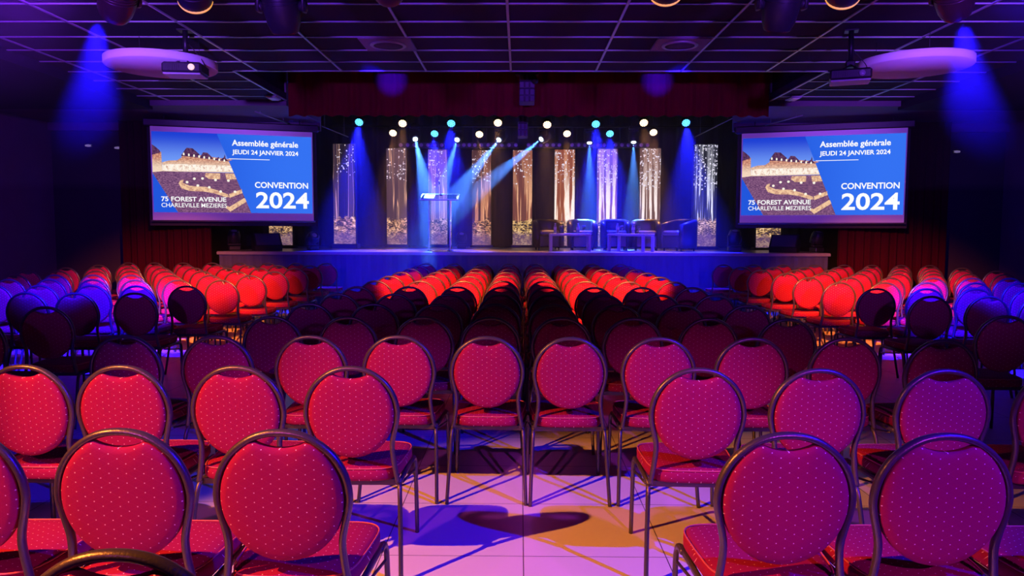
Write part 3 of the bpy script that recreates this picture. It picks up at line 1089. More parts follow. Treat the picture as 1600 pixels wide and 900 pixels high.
def make_screen():
    root = empty('projection_screen')
    b = MB()
    b.box((0, 0.004, SH / 2), (SW, 0.006, SH), mi=0)
    b.build('screen_fabric', BAND, root)
    b = MB()
    b.cyl((-SW / 2 - 0.03, 0.004, -0.012), (SW / 2 + 0.03, 0.004, -0.012), 0.016, n=10)
    b.build('bottom_bar', GREYMETAL, root)
    b = MB()
    b.box((0, 0.05, SH + 0.07), (SW + 0.24, 0.13, 0.14), bev=0.02)
    b.build('roller_case', BLACKPLASTIC, root)
    b = MB()
    b.box((0, 0.20, SH / 2 - 0.02), (SW + 0.16, 0.02, SH + 0.16))
    b.build('backing', BLACKCLOTH, root)
    for s_ in (-1, 1):
        b = MB()
        b.tube([(s_ * 1.2, 0.05, SH + 0.13), (s_ * 1.2, 0.05, 1.93)], 0.012, n=8)
        b.build('hanger', BLACKMETAL, root)
    Y = -0.004
    b = MB()
    b.box((0, -0.002, LZ0 + LH / 2), (LW, 0.004, LH))
    b.build('slide', SLIDE_BLUE, root)
    # photograph on the slide: one flat picture of several tones
    b = MB()

    def cut(v):       # right edge of the slanted picture at height v
        return 0.395 + 0.205 * v

    def poly(pts, y, mi):
        vs = [(su(u), y, sv(v)) for u, v in pts]
        b.add(vs, [tuple(range(len(vs)))], mi)
    poly([(0, 0), (cut(0), 0), (cut(.53), .53), (0, .53)], -0.005, 0)
    poly([(0, .49), (cut(.49), .49), (cut(1), 1), (.145, 1), (.0, .515)], -0.0055, 1)
    # houses at the end of the square
    poly([(0, .16), (.022, .19), (.045, .23), (.052, .26), (0, .29)], -0.0062, 2)
    poly([(0, .27), (.055, .25), (.058, .49), (0, .505)], -0.006, 3)
    poly([(.058, .38), (.10, .355), (.15, .35), (.15, .49), (.058, .49)], -0.006, 3)
    poly([(.145, .355), (.175, .315), (.185, .255), (.49, .325), (cut(.34), .34), (cut(.485), .485), (.145, .49)], -0.0062, 3)
    for rp in ([(.175, .285), (.195, .225), (.208, .19), (.245, .195), (.285, .265), (.288, .31), (.175, .295)],
               [(.288, .305), (.308, .24), (.335, .245), (.365, .305), (.368, .325), (.288, .315)],
               [(.368, .325), (.39, .315), (.402, .29), (.414, .325), (.44, .29), (.456, .33), (cut(.345), .345), (.368, .335)]):
        poly(rp, -0.0068, 2)
    poly([(.436, .30), (.441, .255), (.446, .30)], -0.007, 2)
    poly([(.06, .405), (.16, .395), (cut(.40), .40), (cut(.47), .47), (.06, .485)], -0.0072, 4)
    for k in range(9):
        u = .19 + k * .031
        v = .262 + .0085 * k
        poly([(u - .005, v + .022), (u - .005, v), (u, v - .012), (u + .005, v), (u + .005, v + .022)], -0.0076, 7)
    for k in range(11):
        u = .075 + k * .037
        poly([(u - .006, .47), (u - .006, .42), (u, .405), (u + .006, .42), (u + .006, .47)], -0.0076, 7)
    # fountain basin and its low curved walls
    poly([(.155, .63), (.18, .58), (.26, .545), (.36, .53), (cut(.53), .53), (cut(.72), .72), (.465, .79), (.40, .735), (.30, .70), (.20, .69)], -0.0062, 5)
    poly([(.32, .50), (.41, .50), (.41, .575), (.34, .575), (.315, .54)], -0.0068, 6)
    poly([(.44, .50), (cut(.50), .50), (cut(.57), .57), (.45, .58)], -0.0068, 6)
    poly([(.153, .635), (.165, .60), (.185, .59), (.18, .63), (.22, .665), (.32, .675), (.39, .715), (.455, .765), (.462, .80), (.44, .80), (.37, .755), (.31, .735), (.22, .73), (.17, .70)], -0.0072, 6)
    poly([(.462, .76), (.545, .695), (cut(.72), .71), (cut(.745), .745), (.465, .81)], -0.0074, 6)
    poly([(.445, .91), (.462, .925), (.555, .81), (cut(.82), .815), (cut(.86), .855), (.468, .985), (.44, .94)], -0.0074, 6)
    for u, v in ((.205, .62), (.27, .66), (.34, .68), (.41, .73), (.30, .57), (.38, .585), (.46, .59), (.5, .73), (.25, .575)):
        poly([(u + .009 * cos(a * pi / 4), v + .016 * sin(a * pi / 4)) for a in range(8)], -0.0080, 7)
    b.build('slide_picture', [SKY, PLAZA, ROOF, FACADE, LAMPS, WATER, STONE, GLOW], root)
    for nm, txt, u0, u1, vb, cap, bold in (('slide_title', 'Assemblée générale', .488, .912, .142, .074, True), ('slide_date', 'JEUDI 24 JANVIER 2024', .488, .912, .249, .056, True),
                                     ('slide_heading', 'CONVENTION', .627, .973, .673, .076, True), ('slide_year', '2024', .632, .977, .931, .208, True),
                                     ('slide_address', '75 FOREST AVENUE', .047, .444, .860, .058, True), ('slide_town', 'CHARLEVILLE MEZIERES', .047, .447, .935, .052, False)):
        b = MB()
        put_text(b, txt, u0, u1, vb, cap, bold)
        b.build(nm, WHITE_T, root)
    b = MB()
    b.box(((su(.465) + su(.725)) / 2, -0.014, sv(.312)), (su(.725) - su(.465), 0.001, 0.011))
    b.build('slide_rule', WHITE_T, root)
    return root


scr = make_screen()
tag(scr, 'projection screen showing the 2024 convention slide on the lectern side of the stage', 'screen', 'projection screens beside the stage')
ang = math.atan2(0.87, 2.73)
scr.location = ((-6.76 - 4.03) / 2, 14.035, 1.712)
scr.rotation_euler = (0, 0, ang)
scr2 = copy_tree(scr)
scr2['label'] = 'projection screen showing the 2024 convention slide on the armchair side of the stage'
scr2.location = ((4.235 + 7.03) / 2, 14.035, 1.70)
scr2.rotation_euler = (0, 0, -ang)

# ------------------------------------------------------------------ stage lamps
LENSW = mat('warm_lit_lens', (1, 0.8, 0.6), 0.3, emit=(1.0, 0.66, 0.34), strength=5.0)
LENSB = mat('blue_lit_lens', (0.3, 0.6, 1), 0.3, emit=(0.10, 0.62, 1.0), strength=3.2)
LENSBEAM = mat('white_lit_lens', (0.8, 0.9, 1), 0.3, emit=(0.72, 0.90, 1.0), strength=7.0)
LENSOFF = mat('unlit_lens', (0.62, 0.50, 0.66), 0.15, spec=0.8)
TRUSS_Z = 4.25


def aim(direction):
    """Rotation taking local -Z onto direction."""
    return Vector(direction).to_track_quat('-Z', 'Y')


def par_light(p, color, lens, label, group, power, half):
    root = empty('stage_par_light', p)
    tag(root, label, 'stage light', group)
    q = aim((0, -0.80, -0.62)).to_matrix()
    r = 0.098

    def L(x, y, z):
        return q @ Vector((x, y, z))
    b = MB()
    b.lathe([(0.0, 0), (0.055, 0.0), (r * 0.92, 0.25), (r, 0.5), (r, 0.98), (r * 0.93, 1.0), (r * 0.90, 0.93), (0, 0.92)], L(0, 0, 0.16), L(0, 0, -0.01), 20)
    b.build('can', BLACKMETAL, root)
    b = MB()
    spots = [(0, 0)] + [(0.036 * cos(k * pi / 3), 0.036 * sin(k * pi / 3)) for k in range(6)] + [(0.070 * cos(k * pi / 6 + .26), 0.070 * sin(k * pi / 6 + .26)) for k in range(12)]
    for x, y in spots:
        b.lathe([(0.0155, 0), (0.013, 0.6), (0, 1)], L(x, y, 0.004), L(x, y, -0.012), 10)
    b.build('lens', lens, root)
    b = MB()
    b.tube([(-0.115, 0, 0), (-0.118, 0.03, 0.10), (-0.09, 0.03, 0.19), (0, 0.03, 0.205), (0.09, 0.03, 0.19), (0.118, 0.03, 0.10), (0.115, 0, 0)], 0.004, 0.014, n=6)
    b.tube([(0, 0.03, 0.2), (0, 0.03, TRUSS_Z - 0.022 - p[2])], 0.012, n=8)
    b.build('yoke', BLACKMETAL, root)
    bpy.context.view_layer.update()
    o0 = Vector(p) + q @ Vector((0, 0, -0.05))
    spot('par_beam', o0, o0 + Vector((0, -0.35, -1.0)), color, power, half, 0.8, 0.05, parent=root)
    return root


WC = (1.0, 0.40, 0.13)
BC = (0.010, 0.012, 1.0)
YA, YB = 15.9, 17.1
UP = [(561, 191, 'b'), (629, 193, 'w'), (705, 193, 'b'), (778, 192, 'w'), (855, 195, 'w'), (931, 194, 'b'), (1006, 192, 'w'), (1072, 192, 'b')]
LO = [(614, 208, 'w'), (679, 209, 'b'), (749, 210, 'w'), (886, 209, 'w'), (953, 209, 'b'), (1021, 207, 'w')]
for row, Y, nm, hs in (('upper', YA, UP, 13), ('lower', YB, LO, 14)):
    for k, (px, py, c_) in enumerate(nm):
        p = at(px, py, Y)
        lab = '%s glowing round stage light, %s from the lectern side in the %s row' % ('warm white' if c_ == 'w' else 'blue', ORD[k + 1], row)
        if c_ == 'w':
            par_light(tuple(p), WC, LENSW, lab, 'round stage lights in two rows', 480, 18)
        else:
            par_light(tuple(p), BC, LENSB, lab, 'round stage lights in two rows', 8000, 21)
for Y in (YA, YB):
    b = MB()
    for dz in (0, 0.22):
        b.tube([(-4.6, Y + 0.03, TRUSS_Z + dz), (4.9, Y + 0.03, TRUSS_Z + dz)], 0.024, n=8)
    for k in range(39):
        x = -4.55 + k * 0.245
        b.tube([(x, Y + 0.03, TRUSS_Z + (0.22 if k % 2 else 0)), (x + 0.245, Y + 0.03, TRUSS_Z + (0 if k % 2 else 0.22))], 0.009, n=6)
    for x in (-4.0, 0.1, 4.2):
        b.tube([(x, Y + 0.03, TRUSS_Z + 0.2), (x, Y + 0.03, 4.92)], 0.008, n=6)
    o = b.build('lighting_truss', BLACKMETAL)
    tag(o, 'black lighting truss carrying the %s row of round stage lights' % ('upper' if Y == YA else 'lower'), 'truss', 'lighting trusses over the stage')


def moving_head(p, direction, label, group, lens, hang=True, scale=1.0, body=BLACKPLASTIC, drop=None, ring=None, base_h=0.12):
    """Base, yoke of two arms and a round-backed head; p is the centre of the head."""
    root = empty('moving_head_light', p)
    tag(root, label, 'stage light', group)
    s = scale
    up = 1 if hang else -1
    q = aim(direction).to_matrix()

    def L(x, y, z):
        return q @ (Vector((x, y, z)) * s)
    b = MB()
    b.lathe([(0, 0), (0.06, 0.0), (0.105, 0.10), (0.125, 0.28), (0.128, 0.55), (0.115, 0.82), (0.095, 0.97), (0.088, 1.0), (0.080, 0.965), (0, 0.96)],
            L(0, 0, 0.17), L(0, 0, -0.17), 28)
    for k in range(6):      # cooling fins round the back of the head
        z = 0.02 + k * 0.022
        b.lathe([(0.124, 0), (0.131, 0.3), (0.131, 0.7), (0.124, 1)], L(0, 0, z), L(0, 0, z + 0.012), 28)
    b.build('head', body, root)
    b = MB()
    b.lathe([(0.080 * s, 0), (0.070 * s, 0.6), (0.04 * s, 0.92), (0, 1)], L(0, 0, -0.150), L(0, 0, -0.176), 22)
    b.build('lens', lens, root)
    if ring:  # emissive half-ring: the lamp's own light spilling on the bezel
        b = MB()
        pts = []
        for k in range(25):
            a = pi * k / 24
            pts.append(L(0.124 * cos(a), -0.124 * sin(a), -0.115))
        b.tube(pts, 0.021 * s, n=8, up=L(0, 0, 1).normalized())
        b.build('bezel_light_spill', ring, root)
    h = Vector(direction)
    ax = Vector((h.y, -h.x, 0))
    ax = ax.normalized() if ax.length > 0.05 else Vector((1, 0, 0))
    rot = Matrix((ax, Vector((-ax.y, ax.x, 0)), Vector((0, 0, 1)))).transposed()
    b = MB()
    for s_ in (-1, 1):
        pts = [ax * (s_ * 0.150 * s) + Vector((0, 0, up * z * s)) for z in (-0.035, 0.06, 0.20)]
        b.tube(pts, 0.016 * s, 0.045 * s, n=8, up=Vector((-ax.y, ax.x, 0)))
        b.cyl(ax * (s_ * 0.118 * s), ax * (s_ * 0.168 * s), 0.034 * s, n=14)
    b.box((0, 0, up * 0.215 * s), (0.335 * s, 0.11 * s, 0.05 * s), rot, bev=0.012)
    b.build('yoke', body, root)
    b = MB()
    b.box((0, 0, up * (0.25 + base_h / 2) * s), (0.30 * s, 0.24 * s, base_h * s), rot, bev=0.015)
    b.build('base', body, root)
    if drop:
        b = MB()
        b.tube([(0, 0, (0.25 + base_h) * s - 0.01), (0, 0, drop - p[2])], 0.014, n=8)
        b.box((0, 0, (0.25 + base_h) * s + 0.02), (0.10, 0.06, 0.04))
        b.build('clamp', BLACKMETAL, root)
    return root


# six beam heads on the rear truss
BEAMC = (0.075, 0.27, 1.0)
YC = 17.4
BEAMS = [(649, 218, (-1.78, 15.1, 1.8), 4.3, 1150), (714, 219, (-1.74, 15.2, 1.9), 3.6, 800), (779, 219, (-1.72, 15.2, 1.75), 4.2, 1300),
         (845, 218, (-1.62, 15.3, 1.75), 4.0, 1400), (921, 224, (1.55, 16.4, 1.0), 7.0, 520), (990, 223, (2.50, 16.4, 1.0), 7.0, 520)]
for k, (px, py, tg, half, pw) in enumerate(BEAMS):
    p = at(px, py, YC)
    dr = (Vector(tg) - p).normalized()
    c0 = p - dr * 0.13
    r_ = moving_head(tuple(c0), tuple(dr), 'white beam moving head, %s from the lectern side, under the rear truss' % ORD[k + 1], 'beam moving heads over the stage', LENSBEAM, True, 0.75, drop=TRUSS_Z - 0.3)
    bpy.context.view_layer.update()
    spot('head_beam', p + dr * 0.02, tg, BEAMC, pw * 22, half * 1.4 if half < 5 else half * 1.2, 0.5, 0.02, parent=r_)
b = MB()
b.tube([(-4.4, YC, TRUSS_Z - 0.3), (4.6, YC, TRUSS_Z - 0.3)], 0.024, n=8)
for x in (-3.9, 0.1, 4.1):
    b.tube([(x, YC, TRUSS_Z - 0.3), (x, YC, 4.92)], 0.008, n=6)
o = b.build('lighting_pipe', BLACKMETAL)
tag(o, 'black pipe carrying the beam moving heads at the rear of the stage', 'pipe')

# row of unlit round blinder lamps
YD = 18.0
for k, (x0, x1, nl) in enumerate([(626, 690, 7), (716, 742, 4), (752, 806, 6), (826, 874, 6), (894, 944, 6), (962, 1012, 6)]):
    p0, p1 = at(x0, 226.5, YD), at(x1, 226.5, YD)
    c_ = (p0 + p1) / 2
    root = empty('blinder_bar', c_)
    tag(root, 'bar of unlit round blinder lamps, %s from the lectern side, above the forest panels' % ORD[k + 1], 'stage light', 'blinder bars behind the beams')
    w = (p1 - p0).length
    b = MB()
    b.box((0, 0.06, 0), (w + 0.12, 0.09, 0.13), bev=0.012)
    b.build('housing', BLACKPLASTIC, root)
    for j in range(nl):
        x = -w / 2 + w * j / (nl - 1)
        b = MB()
        b.lathe([(0.046, 0), (0.046, 0.5), (0.035, 0.85), (0, 1)], (x, 0.02, 0), (x, -0.02, 0), 14)
        b.build('lens', LENSOFF, root)
    b = MB()
    for s_ in (-1, 1):
        b.tube([(s_ * w * 0.35, 0.06, 0.05), (s_ * w * 0.35, 0.06, 4.92 - c_.z)], 0.008, n=6)
    b.build('hanger', BLACKMETAL, root)

# ------------------------------------------------------------------ house rig close to the camera
RIG_Y, RIG_Z = 5.3, 3.64
b = MB()
b.tube([(-3.4, RIG_Y, RIG_Z), (3.5, RIG_Y, RIG_Z)], 0.024, n=10)
for x in (-3.2, -1.4, 1.4, 3.3):
    b.tube([(x, RIG_Y, RIG_Z), (x, RIG_Y, CEIL)], 0.01, n=6)
o = b.build('lighting_pipe', BLACKMETAL)
tag(o, 'black pipe under the tiled ceiling carrying the house moving heads', 'pipe')
AMBER = mat('amber_lit_bezel', (0.9, 0.5, 0.2), 0.4, emit=(1.0, 0.42, 0.07), strength=0.9)
BROWNBODY = noisy('reddish_lamp_shell', (0.10, 0.05, 0.05), (0.07, 0.035, 0.04), 20, 0.35, 0.2)
LENSDIM = mat('dim_lens', (0.35, 0.3, 0.4), 0.1, spec=0.9)
LENSBLUE = mat('blue_lit_head_lens', (0.2, 0.2, 1), 0.2, emit=(0.02, 0.02, 1.0), strength=3.0)
HOUSE = [
    (183, -2, (-0.45, 0.55, -0.62), 'reddish moving head with a blue beam beside the lectern side soffit', BROWNBODY, LENSBLUE, None, 0.92),
    (302, -15, (-0.2, 0.75, -0.42), 'moving head with an amber-lit rim above the lectern side projector', BLACKPLASTIC, LENSDIM, AMBER, 0.82),
    (440, 10, (0.0, 0.45, -0.9), 'black moving head tilted down, hanging between lectern side projector and ceiling speaker', BLACKPLASTIC, LENSDIM, None, 1.05),
    (605, -27, (0.0, 0.75, -0.45), 'moving head barely in frame above the lectern side ceiling speaker', BLACKPLASTIC, LENSDIM, None, 0.82),
    (1042, -27, (0.1, 0.75, -0.42), 'moving head with an amber-lit rim above the armchair side ceiling speaker', BLACKPLASTIC, LENSDIM, AMBER, 0.82),
    (1221, 6, (0.0, 0.45, -0.9), 'black moving head tilted down, hanging between armchair side projector and ceiling speaker', BLACKPLASTIC, LENSDIM, None, 1.05),
    (1320, -22, (0.2, 0.75, -0.42), 'moving head with an amber-lit rim above the armchair side projector', BLACKPLASTIC, LENSDIM, AMBER, 0.82),
    (1491, -6, (0.45, 0.55, -0.62), 'reddish moving head with a blue beam beside the armchair side soffit', BROWNBODY, LENSBLUE, None, 0.92),
]
for px, py, dr, lab, body, lens, ring, sc_ in HOUSE:
    p = at(px, py, RIG_Y)
    moving_head(tuple(p), dr, lab, 'house moving heads on the pipe', lens, True, sc_, body, drop=RIG_Z, ring=ring)

# ------------------------------------------------------------------ ceiling things
for px, py, dist, lab in ((253, 107, 8.6, 'round white acoustic disc hanging behind the lectern side projector'), (1428, 107, 8.6, 'round white acoustic disc hanging beside the armchair side projector')):
    p = at(px, py, dist)
    root = empty('acoustic_disc', p)
    tag(root, lab, 'acoustic panel', 'round acoustic discs under the ceiling')
    b = MB()
    b.lathe([(0, 0), (0.590, 0), (0.600, 0.12), (0.600, 0.92), (0.592, 1.0), (0, 1.0)], (0, 0, 0), (0, 0, 0.09), 64)
    b.build('felt_disc', WHITEPANEL, root)
    for k in range(3):
        a = k * 2 * pi / 3 + 0.4
        b = MB()
        top = (CEIL if abs(p.x + 0.4 * cos(a)) < 5.5 else CEIL - 0.14) - p.z
        b.tube([(0.4 * cos(a), 0.4 * sin(a), 0.085), (0.4 * cos(a), 0.4 * sin(a), top)], 0.003, n=5)
        b.build('hanging_wire', BLACKMETAL, root)

LENSPROJ = mat('projector_lens_lit', (1, .8, .5), 0.2, emit=(1.0, 0.70, 0.35), strength=0.9)
PROJUNDER = mat('pale_projector_underside', (0.55, 0.55, 0.62), 0.5)
for px, py, lab, s_, rz in ((290, 109, 'black ceiling projector on a pole in front of the lectern side acoustic disc', -1, 0.10), (1328, 119, 'black ceiling projector on a pole beside the armchair side acoustic disc', 1, -0.35)):
    p = at(px, py, 8.3)
    root = empty('ceiling_projector', p, rz)
    tag(root, lab, 'projector', 'ceiling projectors')
    b = MB()
    b.box((0, 0, 0.0), (0.42, 0.30, 0.115), bev=0.02)
    for k in range(7):
        b.box((-0.16 + k * 0.022, -0.152, 0.0), (0.01, 0.008, 0.06))
    b.build('projector_body', BLACKPLASTIC, root)
    b = MB()
    b.box((0, 0.0, -0.066), (0.40, 0.28, 0.018), bev=0.006)
    b.build('projector_underside', PROJUNDER, root)
    b = MB()
    b.lathe([(0.034, 0), (0.034, 0.7), (0.022, 1.0), (0, 0.95)], (0.11, -0.145, 0.0), (0.11, -0.172, 0.0), 18)
    b.build('projector_lens', LENSPROJ if s_ < 0 else LENSDIM, root)
    b = MB()
    b.tube([(0, 0.02, 0.16), (0, 0.02, CEIL - p.z)], 0.028, n=12)
    b.box((0, 0.02, CEIL - p.z - 0.008), (0.14, 0.14, 0.016))
    b.build('pole', BLACKMETAL, root)
    b = MB()
    b.box((0, 0.02, 0.13), (0.10, 0.10, 0.07), bev=0.012)
    for x in (-0.12, 0.12):
        b.tube([(0, 0.02, 0.12), (x, 0.0, 0.055)], 0.010, n=6)
        b.tube([(0, -0.02, 0.12), (x * 0.6, -0.1, 0.055)], 0.008, n=6)
    b.build('bracket', BLACKMETAL, root)
    b = MB()
    b.tube(smooth_pts([(0.02, 0.05, 0.30), (0.10, 0.05, 0.20), (0.16, 0.06, 0.12), (0.19, 0.10, 0.05)], 4), 0.005, n=6)
    b.build('cable', BLACKPLASTIC, root)

SPKTILE = noisy('pale_speaker_tile', (0.34, 0.28, 0.40), (0.30, 0.25, 0.36), 40, 0.7)
SPKGRILLE = noisy('speaker_grille_cloth', (0.09, 0.07, 0.12), (0.06, 0.05, 0.09), 120, 0.8)
for px, py, lab in ((606, 73.5, 'round loudspeaker in a pale ceiling tile on the lectern side'), (1063, 73.5, 'round loudspeaker in a pale ceiling tile on the armchair side')):
    v_ = at(px, py, 8.86)
    yy = 7.35 + GPY * 2 + GPY / 2
    kx = math.floor((v_.x - GX0) / GPX)
    cx_ = v_.x
    root = empty('ceiling_speaker', (cx_, yy, CEIL - 0.015))
    tag(root, lab, 'speaker', 'ceiling speakers')
    b = MB()
    b.box((0, 0, 0.005), (0.60, GPY - 0.03, 0.02))
    b.build('mounting_tile', SPKTILE, root)
    b = MB()
    b.lathe([(0.175, 0), (0.205, 0.0), (0.212, 0.5), (0.20, 1.0), (0.172, 0.9)], (0, 0, 0.0), (0, 0, -0.022), 40)
    b.build('rim', GRIDMETAL, root)
    b = MB()
    b.lathe([(0, 0), (0.178, 0), (0.172, 0.7), (0.05, 1.0), (0, 1.0)], (0, 0, -0.002), (0, 0, -0.016), 40)
    b.build('grille', SPKGRILLE, root)

b = MB()
for dx, lx in ((-1, None), (1, None)):
    pass
for side, pts, lab in (('lectern', [(430, 157, 12.4)], 'small pale square ceiling fitting beside the pelmet on the lectern side'), ('armchair', [(1236, 160, 12.4)], 'small pale square ceiling fitting beside the pelmet on the armchair side')):
    px, py, dd = pts[0]
    v_ = at(px, py, dd)
    b = MB()
    b.box((0, 0, 0), (0.17, 0.30, 0.03), bev=0.006)
    b.box((0, 0, -0.02), (0.12, 0.24, 0.012), mi=1)
    o = b.build('ceiling_light_fitting', [GRIDMETAL, mat('pale_diffuser', (0.8, 0.75, 0.85), 0.5)])
    o.location = (v_.x, 12.3, CEIL - 0.03)
    tag(o, lab, 'ceiling light', 'small ceiling fittings')

# two speaker columns over the middle of the stage
GRILLE = noisy('grey_speaker_grille', (0.16, 0.15, 0.19), (0.10, 0.095, 0.13), 60, 0.6)
for (px, pt, pb, dist, w, lab, zt) in ((823.5, 118, 162, 12.2, 0.245, 'grey speaker column hanging in front of the red pelmet', 4.88), (817, 172, 215, 14.8, 0.20, 'grey speaker column hanging behind the pelmet among the stage lights', 4.88)):
    p0, p1 = at(px, pt, dist), at(px, pb, dist)
    h = p0.z - p1.z
    root = empty('hanging_speaker', (p0.x, dist, p1.z))
    tag(root, lab, 'speaker', 'speaker columns over the stage')
    b = MB()
    for k in range(4):
        z0_, z1_ = h * k / 4 + 0.004, h * (k + 1) / 4 - 0.004
        tilt = 0.0 if k else 0.02
        b.box((0, 0.0 + tilt, (z0_ + z1_) / 2), (w, 0.24, z1_ - z0_), Matrix.Rotation(-0.12 if k == 0 else 0, 3, 'X'), bev=0.012)
    b.build('speaker_cabinet', GRILLE, root)
    b = MB()
    for x in (-0.04, 0.04):
        for k in range(4):
            b.box((x, -0.123, h * (k + 0.5) / 4), (0.03, 0.008, h / 4 - 0.03))
    b.build('grille', BLACKPLASTIC, root)
    b = MB()
    b.box((0, 0, h + 0.04), (w + 0.13, 0.20, 0.075), bev=0.01)
    for x in (-0.09, 0.09):
        b.tube([(x, 0, h + 0.06), (x, 0, zt - p1.z)], 0.012, n=8)
    b.build('flying_frame', BLACKMETAL, root)
    if dist < 13:
        b = MB()
        b.lathe([(0, 0), (0.05, 0.1), (0.06, 0.7), (0.05, 1), (0, 1)], (0.10, -0.08, h - 0.04), (0.13, -0.18, h - 0.13), 14)
        b.build('clip_lamp', BLACKMETAL, root)

# thin suspended pipes beside the opening
for (a, c_, dd, lab) in (((398, 174), (450, 193), (13.2, 14.3), 'thin suspended pipe above the lectern side screen'), ((1196, 196), (1254, 180), (14.3, 13.3), 'thin suspended pipe above the armchair side screen'),
                         ((1086, 214), (1148, 183), (17.2, 14.9), 'thin slanting pipe beside the last blue stage light'), ((500, 196), (544, 214), (15.2, 16.8), 'thin slanting pipe beside the first blue stage light')):
    p0, p1 = at(a[0], a[1], dd[0]), at(c_[0], c_[1], dd[1])
    b = MB()
    b.tube([p0, p1], 0.012, n=8)
    for k in (0.15, 0.85):
        q_ = p0.lerp(p1, k)
        top = 3.66 if q_.y < 14.9 and not (VX0 < q_.x < VX1) else 4.9
        b.tube([q_, (q_.x, q_.y, top)], 0.004, n=5)
    o = b.build('hanging_pipe', GREYMETAL)
    tag(o, lab, 'pipe', 'thin pipes beside the stage opening')

# small wall lamps beside the stage
SCONCE = mat('dim_wall_lamp', (0.7, 0.6, 0.7), 0.4, emit=(0.55, 0.45, 0.7), strength=0.22)
for px, py, lab in ((138, 227.5, 'small dim wall lamp nearer the side wall on the lectern side'), (184, 231, 'small dim wall lamp next to the lectern side curtain'), (1495, 237, 'small dim wall lamp on the dark wall past the armchair side curtain')):
    p = at(px, py, 14.85)
    root = empty('wall_lamp', (p.x, 14.9, p.z))
    tag(root, lab, 'wall lamp', 'small wall lamps beside the stage')
    b = MB()
    b.box((0, -0.02, 0.0), (0.12, 0.04, 0.05), bev=0.008)
    b.build('base', BLACKMETAL, root)
    b = MB()
    b.lathe([(0.018, 0), (0.026, 0.5), (0.018, 1)], (-0.06, -0.05, 0.0), (0.06, -0.05, 0.0), 12)
    b.build('lamp_shade', SCONCE, root)

# ------------------------------------------------------------------ things on the stage
Z = STAGE_Z + 0.001
# clear lectern
lx = at(688, 390, 15.3).x
root = empty('lectern', (lx, 15.3, Z))
tag(root, 'clear acrylic lectern lit by the crossing white beams near the stage edge', 'lectern')
hl = 1.06
b = MB()
b.box((0, 0.12, hl / 2), (0.40, 0.012, hl - 0.02))
b.build('front_panel', ACRYLIC, root)
for x in (-0.215, 0.215):
    b = MB()
    b.box((x, 0.02, hl / 2), (0.012, 0.30, hl - 0.02))
    b.build('side_panel', ACRYLIC, root)
    b = MB()
    b.box((x, -0.136, hl / 2), (0.016, 0.010, hl - 0.03))
    if x > 0:
        b.box((x - 0.055, 0.128, hl / 2), (0.008, 0.006, hl - 0.05))
    b.build('panel_edge', ACRYLICEDGE, root)
for z in (0.28, 0.62):
    b = MB()
    for x in (-0.215, 0.215):
        b.cyl((x - 0.02, -0.12, z), (x + 0.02, -0.12, z), 0.010, n=10)
    b.build('fixing_stud', GREYMETAL, root)
b = MB()
b.box((0, 0.02, 0.012), (0.50, 0.38, 0.02), bev=0.005)
b.build('base', ACRYLIC, root)
rt = Matrix.Rotation(R(18), 3, 'X')
b = MB()
b.box((0, 0.0, hl + 0.05), (0.76, 0.42, 0.014), rt)
b.build('reading_top', ACRYLIC, root)
b = MB()
for s_ in (-1, 1):
    b.box(Vector((0, 0.0, hl + 0.05)) + rt @ Vector((0, s_ * 0.212, 0)), (0.77, 0.010, 0.020), rt)
    b.box(Vector((0, 0.0, hl + 0.05)) + rt @ Vector((s_ * 0.384, 0, 0)), (0.010, 0.42, 0.020), rt)
b.build('top_edge', ACRYLICEDGE, root)
mic = empty('gooseneck_microphone', (lx + 0.01, 15.36, Z + hl + 0.10))
tag(mic, 'thin black gooseneck microphone standing on the clear lectern', 'microphone')
b = MB()
b.lathe([(0, 0), (0.03, 0), (0.03, 0.5), (0.012, 1.0), (0, 1)], (0, 0, -0.02), (0, 0, 0.02), 14)
b.build('base', BLACKMETAL, mic)
b = MB()
b.tube(smooth_pts([(0, 0, 0.015), (0.0, 0.0, 0.10), (-0.01, 0.02, 0.18), (-0.03, 0.05, 0.23)], 4), 0.005, n=6)
b.build('stem', BLACKMETAL, mic)
b = MB()
b.lathe([(0, 0), (0.012, 0.1), (0.017, 0.6), (0.010, 1), (0, 1)], (-0.028, 0.047, 0.225), (-0.045, 0.075, 0.27), 10)
b.build('head', BLACKPLASTIC, mic)
b = MB()
b.box((0, 0, 0), (0.21, 0.28, 0.003), rt)
o = b.build('paper_sheet', mat('white_paper', (0.8, 0.82, 0.82), 0.8))
o.location = (lx - 0.22, 15.30, Z + hl + 0.0605)
tag(o, 'white sheet of paper lying on the clear lectern top', 'paper')


